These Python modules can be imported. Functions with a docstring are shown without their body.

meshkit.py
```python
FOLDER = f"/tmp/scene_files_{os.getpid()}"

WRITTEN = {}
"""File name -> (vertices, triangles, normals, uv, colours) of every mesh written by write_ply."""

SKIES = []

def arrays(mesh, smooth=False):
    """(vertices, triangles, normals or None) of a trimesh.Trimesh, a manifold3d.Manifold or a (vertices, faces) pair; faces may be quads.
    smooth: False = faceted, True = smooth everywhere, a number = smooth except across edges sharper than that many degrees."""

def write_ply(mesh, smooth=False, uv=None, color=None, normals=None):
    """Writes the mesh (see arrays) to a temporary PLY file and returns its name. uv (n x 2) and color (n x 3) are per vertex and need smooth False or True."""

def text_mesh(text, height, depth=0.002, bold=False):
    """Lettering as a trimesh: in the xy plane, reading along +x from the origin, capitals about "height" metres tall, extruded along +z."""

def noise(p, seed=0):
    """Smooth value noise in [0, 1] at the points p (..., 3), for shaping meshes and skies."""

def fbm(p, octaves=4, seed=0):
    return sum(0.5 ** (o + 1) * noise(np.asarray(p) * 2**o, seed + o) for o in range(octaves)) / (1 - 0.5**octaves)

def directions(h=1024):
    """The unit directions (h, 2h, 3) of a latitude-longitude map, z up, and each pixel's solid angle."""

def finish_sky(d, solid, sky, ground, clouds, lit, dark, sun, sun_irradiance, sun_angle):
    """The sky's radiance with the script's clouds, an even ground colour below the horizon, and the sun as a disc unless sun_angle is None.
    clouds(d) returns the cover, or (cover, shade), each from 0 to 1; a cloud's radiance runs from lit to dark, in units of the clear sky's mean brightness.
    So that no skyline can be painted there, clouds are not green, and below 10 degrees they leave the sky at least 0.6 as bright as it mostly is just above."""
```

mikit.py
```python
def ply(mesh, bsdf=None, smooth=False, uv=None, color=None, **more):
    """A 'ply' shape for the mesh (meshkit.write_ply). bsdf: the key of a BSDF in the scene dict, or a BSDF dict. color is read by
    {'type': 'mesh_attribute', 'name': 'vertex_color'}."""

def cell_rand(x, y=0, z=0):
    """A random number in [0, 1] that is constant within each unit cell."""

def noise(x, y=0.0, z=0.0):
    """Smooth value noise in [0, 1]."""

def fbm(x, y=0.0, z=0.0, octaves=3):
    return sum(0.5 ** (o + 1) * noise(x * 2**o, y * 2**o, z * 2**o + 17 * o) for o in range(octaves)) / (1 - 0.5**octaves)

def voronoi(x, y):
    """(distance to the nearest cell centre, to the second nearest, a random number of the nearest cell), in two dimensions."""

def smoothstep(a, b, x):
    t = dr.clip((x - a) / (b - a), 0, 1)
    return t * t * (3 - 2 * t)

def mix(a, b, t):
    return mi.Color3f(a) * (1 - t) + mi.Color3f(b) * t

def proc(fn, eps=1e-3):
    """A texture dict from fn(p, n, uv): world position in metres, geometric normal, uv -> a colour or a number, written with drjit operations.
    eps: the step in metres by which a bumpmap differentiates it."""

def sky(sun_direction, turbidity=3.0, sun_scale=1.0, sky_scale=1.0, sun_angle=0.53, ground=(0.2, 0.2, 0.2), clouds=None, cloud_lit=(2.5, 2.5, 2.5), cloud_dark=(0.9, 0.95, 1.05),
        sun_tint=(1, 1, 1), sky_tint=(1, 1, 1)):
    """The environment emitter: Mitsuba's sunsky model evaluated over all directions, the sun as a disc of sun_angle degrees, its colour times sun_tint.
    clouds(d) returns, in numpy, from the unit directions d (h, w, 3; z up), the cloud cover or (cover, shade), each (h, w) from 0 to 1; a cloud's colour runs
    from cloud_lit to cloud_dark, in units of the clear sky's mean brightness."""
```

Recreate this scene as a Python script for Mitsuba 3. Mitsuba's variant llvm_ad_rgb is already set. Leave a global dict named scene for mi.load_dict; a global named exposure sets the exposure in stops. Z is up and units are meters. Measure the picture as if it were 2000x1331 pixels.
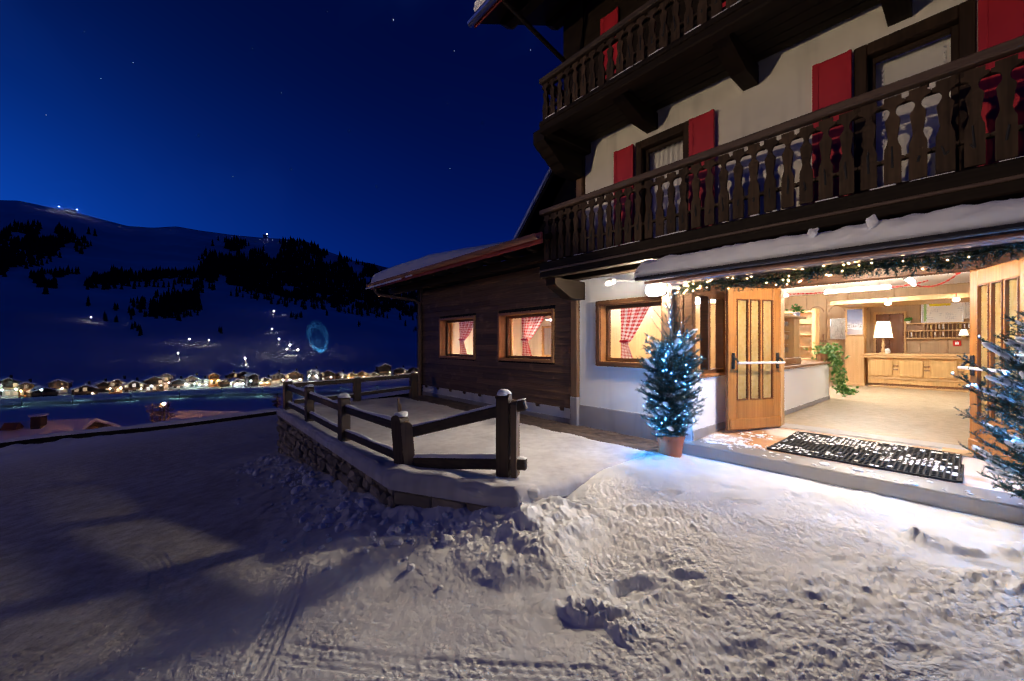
import math
import numpy as np, trimesh, shapely
import shapely.geometry as sg
import drjit as dr
import mitsuba as mi
import mikit, meshkit
from mikit import proc, noise, fbm, voronoi, cell_rand, smoothstep, mix
T = mi.ScalarTransform4f
PI = math.pi
scene, labels = {}, {}

# ---------------------------------------------------------------- camera, sky, exposure
# x runs along the hotel front (towards the right), y into the hotel, z up; the eye is 1.4 m above the doorstep snow
EYE = np.array([0.0, 0.0, 1.4])
YAW = math.atan(665 / 778)
FWD = np.array([-math.cos(YAW), math.sin(YAW), 0.0])
RGT = np.array([FWD[1], -FWD[0], 0.0])
scene['camera'] = {'type': 'perspective', 'fov': 2 * math.degrees(math.atan(1000 / 778)), 'fov_axis': 'x', 'near_clip': 0.05, 'far_clip': 12000.0,
                   'principal_point_offset_y': (658 - 665.5) / 1331,
                   'to_world': T().look_at(origin=EYE.tolist(), target=(EYE + FWD).tolist(), up=[0, 0, 1])}


def sky_clouds(d):
    # dark cover added to deepen the sky towards the zenith, and a few paler wisps
    q = np.stack([d[..., 0] / (d[..., 2] + .35), d[..., 1] / (d[..., 2] + .35), d[..., 2] * 0], -1)
    zenith_dark = .6 * sstep(.12, .62, d[..., 2]) * (.75 + .5 * meshkit.fbm(q * 1.3 + 9, 3, 2))
    wisp = sstep(.54, .78, meshkit.fbm(q * np.array([2.0, 4.2, 1]) + 3.1, 5, 5))
    cover = np.clip(zenith_dark, 0, .85)
    return cover, 1 - .5 * wisp


def sstep(a, b, x):
    t = np.clip((x - a) / (b - a), 0, 1)
    return t * t * (3 - 2 * t)


exposure = 3.0                                       # a long night exposure
DIM = 2.0 ** -exposure
scene['sky'] = {**mikit.sky([-0.93, -0.36, 0.28], turbidity=4.5, sun_scale=0.0, sky_scale=1.05 * DIM, sky_tint=(0.0035, 0.085, 1.0), ground=(.3, .3, .3),
                            clouds=sky_clouds, cloud_lit=(.12, .5, 2.6), cloud_dark=(.006, .03, .36)), 'sampling_weight': 2.0}



# ---------------------------------------------------------------- helpers
def rng(s):
    return np.random.default_rng(s)


def free(key):
    if key not in scene and key not in labels and key not in USED:
        USED.add(key)
        return key
    k = NEXT.get(key, 1)
    while f'{key}_{k:03d}' in USED:
        k += 1
    NEXT[key] = k + 1
    USED.add(f'{key}_{k:03d}')
    return f'{key}_{k:03d}'


USED, NEXT = set(), {}


def thing(name, label, cat, group=None):
    k = free(name)
    labels[k] = {'label': label, 'category': cat}
    if group:
        labels[k]['group'] = group
    return k


def put(name, mesh, bsdf, parent=None, smooth=False, label=None, kind=None, light=None, **kw):
    k = free(name if parent is None else parent + '__' + name)
    if isinstance(mesh, MB):
        mesh = mesh.mesh()
    if light is not None:
        kw['emitter'] = emit(*light)
    scene[k] = mikit.ply(mesh, bsdf, smooth=smooth, **kw)
    if label or kind:
        labels.setdefault(k, {})
        if label:
            labels[k]['label'] = label
        if kind:
            labels[k]['kind'] = kind
    return k


def tag(k, label, cat, group=None):
    labels.setdefault(k, {}).update({'label': label, 'category': cat})
    if group:
        labels[k]['group'] = group
    return k


def structure(name, mesh, bsdf, smooth=False, label=None):
    k = put(name, mesh, bsdf, smooth=smooth, kind='structure')
    if label:
        labels[k]['label'] = label
    return k


def emit(rgb, weight=1.0):
    return {'type': 'area', 'radiance': {'type': 'rgb', 'value': [float(c) * DIM for c in rgb]}, 'sampling_weight': float(weight)}


_c = np.array([[x, y, z] for x in (-1, 1) for y in (-1, 1) for z in (-1, 1)], float)
_BV = np.vstack([_c * [1, .9, .9], _c * [.9, 1, .9], _c * [.9, .9, 1]])
_BF = trimesh.convex.convex_hull(_BV, repair=True)
_map = [int(np.argmin(np.linalg.norm(_BV - v, axis=1))) for v in _BF.vertices]
_BFACES = np.array(_map)[_BF.faces]
_SIGN = np.vstack([_c, _c, _c])
_CH = np.vstack([np.tile([0, 1, 1], (8, 1)), np.tile([1, 0, 1], (8, 1)), np.tile([1, 1, 0], (8, 1))])
_PF = np.array([[0, 1, 3], [0, 3, 2], [4, 6, 7], [4, 7, 5], [0, 4, 5], [0, 5, 1], [2, 3, 7], [2, 7, 6], [0, 2, 6], [0, 6, 4], [1, 5, 7], [1, 7, 3]])


class MB:
    """Collects vertices and triangles of one mesh."""

    def __init__(self):
        self.v, self.f, self.n = [], [], 0

    def add(self, v, f):
        v = np.asarray(v, float)
        f = np.asarray(f, int)
        if f.shape[1] == 4:
            f = np.vstack([f[:, [0, 1, 2]], f[:, [0, 2, 3]]])
        self.v.append(v)
        self.f.append(f + self.n)
        self.n += len(v)
        return self

    def mesh(self):
        return trimesh.Trimesh(np.vstack(self.v), np.vstack(self.f), process=False)

    def box(self, x0, x1, y0, y1, z0, z1, ch=0.0, M=None):
        c = np.array([x0 + x1, y0 + y1, z0 + z1]) / 2
        h = np.abs(np.array([x1 - x0, y1 - y0, z1 - z0])) / 2
        if ch > 0:
            ch = min(ch, h.min() * .49)
            v, f = _SIGN * (h - _CH * ch), _BFACES
        else:
            v, f = _c * h, _PF
        v = v + c
        if M is not None:
            v = v @ M[:3, :3].T + M[:3, 3]
        return self.add(v, f)

    def beam(self, p0, p1, w, h, ch=0.0, up=(0, 0, 1), roll=0.0):
        """A bar from p0 to p1, w wide across and h high."""
        p0, p1 = np.array(p0, float), np.array(p1, float)
        L = np.linalg.norm(p1 - p0)
        x = (p1 - p0) / L
        u = np.array(up, float)
        y = np.cross(u, x)
        y /= np.linalg.norm(y)
        z = np.cross(x, y)
        if roll:
            y, z = y * math.cos(roll) + z * math.sin(roll), z * math.cos(roll) - y * math.sin(roll)
        M = np.eye(4)
        M[:3, 0], M[:3, 1], M[:3, 2], M[:3, 3] = x, y, z, p0
        return self.box(0, L, -w / 2, w / 2, -h / 2, h / 2, ch, M)

    def tube(self, pts, r, sides=8, caps=True):
        p = np.asarray(pts, float)
        r = np.broadcast_to(r, (len(p),)).astype(float)
        t = np.gradient(p, axis=0)
        t /= np.linalg.norm(t, axis=1, keepdims=True) + 1e-12
        ref = np.where(np.abs(t[:, 2:]) < .9, [[0, 0, 1.0]], [[1.0, 0, 0]])
        a = np.cross(t, ref)
        a /= np.linalg.norm(a, axis=1, keepdims=True) + 1e-12
        b = np.cross(t, a)
        an = np.arange(sides) * 2 * PI / sides
        v = p[:, None] + r[:, None, None] * (np.cos(an)[None, :, None] * a[:, None] + np.sin(an)[None, :, None] * b[:, None])
        i, j = np.meshgrid(np.arange(len(p) - 1), np.arange(sides), indexing='ij')
        q = np.stack([i * sides + j, i * sides + (j + 1) % sides, (i + 1) * sides + (j + 1) % sides, (i + 1) * sides + j], -1).reshape(-1, 4)
        v = v.reshape(-1, 3)
        f = np.vstack([q[:, [0, 1, 2]], q[:, [0, 2, 3]]])
        if caps:
            n = len(v)
            v = np.vstack([v, p[:1], p[-1:]])
            k = np.arange(sides)
            f = np.vstack([f, np.stack([np.full(sides, n), (k + 1) % sides, k], 1), np.stack([np.full(sides, n + 1), (len(p) - 1) * sides + k, (len(p) - 1) * sides + (k + 1) % sides], 1)])
        return self.add(v, f)

    def lathe(self, prof, at=(0, 0, 0), sides=20):
        """A turned shape round the vertical axis at 'at'; prof is a list of (radius, height)."""
        prof = np.asarray(prof, float)
        an = np.arange(sides) * 2 * PI / sides
        v = np.stack([prof[:, :1] * np.cos(an), prof[:, :1] * np.sin(an), np.repeat(prof[:, 1:], sides, 1)], -1).reshape(-1, 3) + np.asarray(at)
        i, j = np.meshgrid(np.arange(len(prof) - 1), np.arange(sides), indexing='ij')
        q = np.stack([i * sides + j, i * sides + (j + 1) % sides, (i + 1) * sides + (j + 1) % sides, (i + 1) * sides + j], -1).reshape(-1, 4)
        return self.add(v, q)

    def prism(self, poly, d0, d1, axis='y'):
        """A polygon extruded: axis 'y' = polygon in (x, z), 'x' = polygon in (y, z), 'z' = polygon in (x, y)."""
        if not isinstance(poly, sg.Polygon):
            poly = sg.Polygon(poly)
        poly = sg.polygon.orient(poly)
        m = trimesh.creation.extrude_polygon(poly, d1 - d0, engine='earcut')
        v, f = np.array(m.vertices), np.array(m.faces)
        if axis == 'z':
            v = v + [0, 0, d0]
        elif axis == 'y':
            v = np.stack([v[:, 0], v[:, 2] + d0, v[:, 1]], 1)
            f = f[:, ::-1]
        else:
            v = np.stack([v[:, 2] + d0, v[:, 0], v[:, 1]], 1)
        return self.add(v, f)

    def ico(self, c, r, sub=1, squash=1.0, jit=0.0, seed=0):
        v, f = ICO[sub]
        v = v * np.asarray(r)
        if jit:
            v = v * (1 + jit * (meshkit.noise(v / np.max(r) * 1.7 + seed * 7.3) - .5)[:, None])
        v = v * [1, 1, squash]
        return self.add(v + np.asarray(c), f)

    def move(self, M):
        self.v = [v @ M[:3, :3].T + M[:3, 3] for v in self.v]
        return self


ICO = {}
for _s in range(4):
    _m = trimesh.creation.icosphere(subdivisions=_s)
    ICO[_s] = (np.array(_m.vertices), np.array(_m.faces))


def box(*a, **k):
    return MB().box(*a, **k)


def rotz(deg, at=(0, 0, 0)):
    c, s = math.cos(math.radians(deg)), math.sin(math.radians(deg))
    M = np.eye(4)
    M[:2, :2] = [[c, -s], [s, c]]
    M[:3, 3] = at
    return M


def grid_mesh(P):
    """P (n, m, 3) -> a sheet, facing up where rows run outward and columns anticlockwise."""
    n, m = P.shape[:2]
    i, j = np.meshgrid(np.arange(n - 1), np.arange(m - 1), indexing='ij')
    a = i * m + j
    f = np.vstack([np.stack([a, a + m, a + m + 1], -1).reshape(-1, 3), np.stack([a, a + m + 1, a + 1], -1).reshape(-1, 3)])
    return trimesh.Trimesh(P.reshape(-1, 3), f, process=False)



# ---------------------------------------------------------------- materials
def rgb(*c):
    return {'type': 'rgb', 'value': list(c)}


def plain(key, c, rough=.6, two=True, spec=.5, **k):
    b = {'type': 'principled', 'base_color': rgb(*c) if isinstance(c, (tuple, list)) else c, 'roughness': rough, 'specular': spec, **k}
    scene[key] = {'type': 'twosided', 'b': b} if two else b


def bumped(key, c, rough, fn, scale, eps=2e-3, spec=.5, **k):
    scene[key] = {'type': 'twosided', 'b': {'type': 'bumpmap', 'arbitrary': proc(fn, eps), 'scale': scale,
                                              'b': {'type': 'principled', 'base_color': rgb(*c) if isinstance(c, (tuple, list)) else c, 'roughness': rough, 'specular': spec, **k}}}


def wood_fn(c0, c1, axis, pitch=.0, wear=0.0):
    """Grain along the axis: fine streaks, a slow drift of tone and knots."""
    def fn(p, n, uv):
        a, b, c = {'x': (p.x, p.y, p.z), 'y': (p.y, p.x, p.z), 'z': (p.z, p.x, p.y)}[axis]
        g = fbm(a * 2.2, b * 55, c * 55, 3)
        slow = fbm(a * .7, b * 7, c * 7, 2)
        t = dr.clip(g * .75 + slow * .55 - .2, 0, 1)
        col = mix(c0, c1, t)
        if wear:
            w = smoothstep(.58, .8, fbm(p.x * 5, p.y * 5, p.z * 5, 3))
            col = mix(col, [c * 1.9 + .02 for c in c1], w * wear)
        return col
    return fn


def wood(key, c0, c1, axis, rough=.55, bump=.0012, wear=0.0, spec=.4, **k):
    def h(p, n, uv):
        a, b, c = {'x': (p.x, p.y, p.z), 'y': (p.y, p.x, p.z), 'z': (p.z, p.x, p.y)}[axis]
        return fbm(a * 3, b * 60, c * 60, 2)
    bumped(key, proc(wood_fn(c0, c1, axis, wear=wear)), rough, h, bump, spec=spec, **k)


def snow_h(p, n, uv):
    return fbm(p.x * 45, p.y * 45, p.z * 45, 3)


def snow_col(p, n, uv):
    return mix([.74, .755, .78], [.84, .845, .85], fbm(p.x * 3, p.y * 3, p.z * 3, 3))


bumped('snow', proc(snow_col), .65, snow_h, .006, eps=3e-3, spec=.3)


def ground_col(p, n, uv):
    # clean trodden snow by the door, older packed and gritty snow on the road
    far = smoothstep(16, 30, dr.sqrt(p.x * p.x + p.y * p.y))
    road = smoothstep(1.0, 4.0, -(p.x * .75 + p.y * .66) + 1.2 * (fbm(p.x * .6, p.y * .6, 3.0, 3) - .5)) * (1 - far)
    grit = fbm(p.x * 9, p.y * 9, 1.0, 4)
    fine = fbm(p.x * 60, p.y * 60, 5.0, 2)
    clean = mix([.66, .66, .67], [.84, .845, .85], fbm(p.x * 4, p.y * 4, 9.0, 4))
    dirty = mix([.28, .25, .23], [.52, .505, .495], dr.clip(grit * 1.3 - .15, 0, 1))
    dirty = dirty * (.75 + .5 * fine)
    c = mix(clean, dirty, road * .92)
    return c


def ground_h(p, n, uv):
    patch = smoothstep(.38, .66, fbm(p.x * 1.7, p.y * 1.7, 6.0, 3))
    return fbm(p.x * 42, p.y * 42, 1.0, 4) * (.25 + .9 * patch)


bumped('ground_snow', proc(ground_col), .7, ground_h, .017, eps=3e-3, spec=.25)


def plaster_col(c0, c1):
    def fn(p, n, uv):
        streak = smoothstep(.5, .8, fbm(p.x * 7, p.y * 7, p.z * .6, 3)) * .16
        return mix(c0, c1, fbm(p.x * 2.5, p.y * 2.5, p.z * 2.5, 4)) * (1 - streak)
    return fn


def plaster_h(p, n, uv):
    return fbm(p.x * 60, p.y * 60, p.z * 60, 3)


bumped('plaster', proc(plaster_col([.66, .65, .64], [.76, .755, .75])), .85, plaster_h, .003, spec=.15)
bumped('plaster_lamp_cream', proc(plaster_col([.66, .62, .53], [.76, .72, .64])), .85, plaster_h, .003, spec=.15)  # cream base holds the upper wall's warm lamplight; dining walls share it
bumped('plinth_grey', proc(plaster_col([.26, .235, .24], [.36, .33, .33])), .85, plaster_h, .004, spec=.15)
wood('cladding', (0.0595, 0.0323, 0.0187), (0.204, 0.1088, 0.0578), 'x', .6, .0014, wear=.25)
wood('cladding_dark', (0.0408, 0.0221, 0.0136), (0.1445, 0.0765, 0.0442), 'x', .6, .0014, wear=.25)
wood('cladding_warm', (0.072, 0.0384, 0.0208), (0.24, 0.1248, 0.064), 'x', .6, .0014, wear=.2)
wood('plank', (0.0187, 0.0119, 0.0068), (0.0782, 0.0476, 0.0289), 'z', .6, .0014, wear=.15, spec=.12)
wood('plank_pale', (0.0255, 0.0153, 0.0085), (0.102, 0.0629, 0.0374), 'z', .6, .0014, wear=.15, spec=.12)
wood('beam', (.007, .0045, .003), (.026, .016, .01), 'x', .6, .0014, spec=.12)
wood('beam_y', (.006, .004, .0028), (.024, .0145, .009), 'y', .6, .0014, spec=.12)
wood('handrail', (0.052, 0.0299, 0.0208), (0.13, 0.0806, 0.0546), 'x', .5, .001)
wood('corner_wood', (.1, .05, .024), (.24, .13, .065), 'z', .55, .001)
wood('frame_wood', (.055, .022, .01), (.15, .065, .026), 'x', .45, .0008)
wood('frame_dark', (.014, .008, .005), (.05, .026, .014), 'z', .5, .0008, spec=.2)
wood('frame_warm', (.22, .09, .032), (.4, .19, .075), 'x', .4, .0008)
wood('door_wood', (.27, .1, .022), (.52, .235, .066), 'z', .32, .0006, clearcoat=.5, clearcoat_gloss=.8)
wood('door_dark', (.12, .04, .014), (.24, .09, .03), 'z', .35, .0006)
wood('interior_wood', (.42, .23, .09), (.66, .41, .19), 'z', .4, .0004)
wood('interior_x', (.45, .26, .11), (.68, .44, .21), 'x', .35, .0004)
wood('panelling', (.36, .22, .115), (.52, .34, .19), 'z', .5, .0004)
wood('desk_wood', (.5, .29, .11), (.74, .48, .21), 'z', .3, .0004)
wood('rack_wood', (.2, .1, .05), (.34, .19, .1), 'x', .5, .0005)
wood('post_wood', (.02, .012, .008), (.085, .05, .03), 'z', .6, .003, wear=.2)
wood('post_pale', (.07, .045, .028), (.2, .13, .085), 'z', .65, .003)  # lighter copy for the lit sides of two posts, and for the pole
wood('rail_wood', (.018, .011, .008), (.07, .042, .027), 'x', .6, .003, wear=.15)
plain('shutter_red', proc(lambda p, n, uv: mix([.36, .01, .022], [.5, .02, .035], fbm(p.x * 5, p.y * 5, p.z * 2.2, 4))), .42)
plain('trim_red', (.3, .035, .02), .5)
plain('white_paint', (.75, .75, .74), .5)
plain('grey_plastic', (.5, .5, .52), .5)
plain('black_rubber', (.016, .015, .015), .75)
plain('wire_dark', (.012, .02, .012), .6)
plain('terracotta', (.42, .115, .05), .5)
plain('soil', (.05, .04, .035), .9)
plain('gutter_copper', (.26, .1, .055), .45)
plain('pipe_brown', (.16, .085, .05), .5)
plain('ceiling_white', (.72, .7, .68), .9)
plain('wall_white', (.8, .8, .8), .7)
plain('brass', (.62, .42, .14), .3, metallic=1.0)
plain('steel', (.62, .62, .63), .3, metallic=1.0)
plain('alu_dark', (.2, .18, .22), .33, metallic=.85)
plain('bar_dark', (.03, .026, .03), .6, spec=.2)
plain('red_plastic', (.6, .03, .025), .4)
plain('leaf', (.07, .2, .035), .45)
plain('leaf_pale', (.34, .45, .16), .45)
plain('bark', (.06, .04, .028), .85)
plain('needle', (.022, .05, .034), .6)
plain('needle_blue', (.026, .062, .062), .75, spec=.15)
plain('garland_needle', (.012, .034, .024), .6)
plain('ceramic', (.8, .78, .74), .3)
plain('mirror_alu', (.55, .55, .6), .22, metallic=1.0)
plain('dark_void', (.01, .008, .007), .8)
scene['pane_glass'] = {'type': 'thindielectric', 'int_ior': 1.5}
scene['glassware'] = {'type': 'thindielectric', 'int_ior': 1.7, 'specular_transmittance': rgb(.86, .88, .9)}


def amber_h(p, n, uv):
    return fbm(p.x * 34, p.y * 34, p.z * 26, 2)


def amber_col(p, n, uv):
    return mix([.8, .56, .18], [.95, .78, .4], fbm(p.x * 30, p.y * 30, p.z * 24, 3))


scene['amber_glass'] = {'type': 'bumpmap', 'arbitrary': proc(amber_h, 2e-3), 'scale': .05,
                        'b': {'type': 'principledthin', 'base_color': proc(amber_col), 'roughness': .16, 'spec_trans': .35, 'diff_trans': .7, 'eta': 1.5}}


def check_col(p, n, uv):
    a = dr.select(uv.x - dr.floor(uv.x) < .5, 1.0, 0.0)
    b = dr.select(uv.y - dr.floor(uv.y) < .5, 1.0, 0.0)
    t = (a + b) * .5
    return mix([.74, .7, .67], [.5, .03, .03], t)


scene['check_cloth'] = {'type': 'principledthin', 'base_color': proc(check_col), 'roughness': .9, 'diff_trans': .7}
plain('net_cloth', (.7, .68, .62), .9)


def stone_col(p, n, uv):
    v = fbm(p.x * 7, p.y * 7, p.z * 7, 4)
    return mix([.2, .155, .105], [.52, .43, .31], v)


def stone_h(p, n, uv):
    return fbm(p.x * 22, p.y * 22, p.z * 22, 4)


bumped('stone', proc(stone_col), .85, stone_h, .02, eps=4e-3, spec=.2)
bumped('stone_dark', proc(lambda p, n, uv: stone_col(p, n, uv) * .62), .85, stone_h, .02, eps=4e-3, spec=.2)
bumped('mortar', (.17, .15, .125), .9, stone_h, .01, spec=.1)
bumped('guard_dark', proc(lambda p, n, uv: mix([.01, .009, .008], [.05, .042, .035], fbm(p.x * 3, p.y * 3, p.z * 6, 3))), .9, stone_h, .02, spec=.1)


def tread_h(p, n, uv):
    # five-bar relief: short raised bars, alternating direction
    s = 34.0
    x, y = p.x * s, (p.y + p.z) * s
    cx, cy = dr.floor(x), dr.floor(y)
    fx, fy = x - cx - .5, y - cy - .5
    odd = (cx + cy) * .5
    sgn = dr.select(odd - dr.floor(odd) < .25, 1.0, -1.0)
    u, v = (fx + sgn * fy) * .7071, (fx - sgn * fy) * .7071
    return smoothstep(.16, .06, dr.abs(v)) * smoothstep(.42, .34, dr.abs(u))


scene['tread_plate'] = {'type': 'twosided', 'b': {'type': 'bumpmap', 'arbitrary': proc(tread_h, 1.5e-3), 'scale': .012,
                        'b': {'type': 'principled', 'base_color': rgb(.42, .4, .39), 'roughness': .42, 'metallic': .75}}}


def porch_col(p, n, uv):
    c = mix([.36, .17, .08], [.5, .27, .14], fbm(p.x * 6, p.y * 6, 2.0, 3))
    frost = dr.clip(smoothstep(.42, .7, fbm(p.x * 2.3, p.y * 2.3, 4.0, 4) + .28 * smoothstep(-1.6, .2, p.x)) * .75, 0, .8)
    return mix(c, [.68, .66, .66], frost)


plain('porch_tile', proc(porch_col), .5)


def lobby_col(p, n, uv):
    return mix([.33, .255, .17], [.44, .35, .245], fbm(p.x * 14, p.y * 14, 2.0, 4)) * (.9 + .2 * fbm(p.x * 1.2, p.y * 1.2, 8.0, 2))


plain('lobby_lino', proc(lobby_col), .42)
bumped('threshold_stone', (.36, .34, .33), .5, stone_h, .003)


def paver_col(p, n, uv):
    return mix([.05, .035, .03], [.13, .09, .075], fbm(p.x * 12, p.y * 12, 2.0, 3))


bumped('paver', proc(paver_col), .8, stone_h, .006)


def lino_noise(p, n, uv):
    return fbm(p.x * 3, p.y * 3, p.z * 3, 3)


# ---------------------------------------------------------------- ground, terrace, valley, mountain
VA, VD = np.array([-31.7, -6.5]), np.array([.696, .718])          # the road's outer edge: a point and its direction
VN = np.array([-VD[1], VD[0]])
WALL_LINE = [(-9.75, 1.74), (-3.95, 1.74), (-2.72, 2.38)]            # foot line of the terrace wall
TRACKS = [([(-9.5, -1.6), (-7.5, .3), (-6.2, 1.05), (-4.2, .95), (-2.6, .3), (-.6, -.6)], .19),
          ([(-9.0, -2.9), (-7.0, -.9), (-5.7, -.15), (-4.1, -.2), (-2.6, -.8), (-1.2, -1.6)], .19),
          ([(-5.6, -2.2), (-5.3, -.6), (-5.8, .9), (-7.4, 1.35), (-10, .9)], .17),
          ([(-4.2, -1.6), (-4.1, -.3), (-4.7, .7), (-6.6, 1.3)], .17),
          ([(-3.1, .35), (-2.2, .9), (-1.2, 1.6)], .18), ([(-2.6, -.1), (-1.6, .6), (-.8, 1.2)], .18),
          ([(-12, -6), (-8, -2), (-4.5, 1.2)], .2), ([(-13.5, -5.4), (-9.4, -1.2), (-6.4, 1.2)], .2)]


def seg_dist(x, y, pts):
    """(distance to a polyline, arc length at the nearest point, side)"""
    best = np.full(x.shape, 1e9)
    arc = np.zeros(x.shape)
    side = np.zeros(x.shape)
    run = 0.0
    for (ax, ay), (bx, by) in zip(pts[:-1], pts[1:]):
        dx, dy = bx - ax, by - ay
        L = math.hypot(dx, dy)
        t = np.clip(((x - ax) * dx + (y - ay) * dy) / L ** 2, 0, 1)
        d = np.hypot(x - ax - t * dx, y - ay - t * dy)
        s = (dx * (y - ay) - dy * (x - ax)) / L
        near = d < best
        best = np.where(near, d, best)
        arc = np.where(near, run + t * L, arc)
        side = np.where(near, s, side)
        run += L
    return best, arc, side


def spline(pts, n=60):
    from scipy.interpolate import CubicSpline
    p = np.array(pts, float)
    t = np.concatenate([[0], np.cumsum(np.linalg.norm(np.diff(p, axis=0), axis=1))])
    return [tuple(q) for q in CubicSpline(t, p)(np.linspace(0, t[-1], n))]


def n2(x, y, s, seed=0, octaves=3):
    return meshkit.fbm(np.stack([x * s, y * s, np.zeros_like(x)], -1), octaves, seed)


def ground_base(x, y):
    p = -.30 + .094 * x + .105 * y
    b = -np.log1p(np.exp(-np.clip(p * 14, -60, 60))) / 14
    b = np.where(p * 14 < -40, p, b)
    t = sstep(2.1, 3.3, y + .25 * (x + 1.0)) * sstep(-4.0, -2.6, x)
    b = b * (1 - t) - .012 * t
    d = (x - VA[0]) * VN[0] + (y - VA[1]) * VN[1]
    edge = np.maximum(b, -4.6)
    valley = -15 + 1.2 * (n2(x, y, .02, 4) - .5)
    drop = b - .29 * np.maximum(d - .3, 0)
    z = np.where(d > .3, np.maximum(drop, valley), np.maximum(b, -15))
    return z, d


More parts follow.
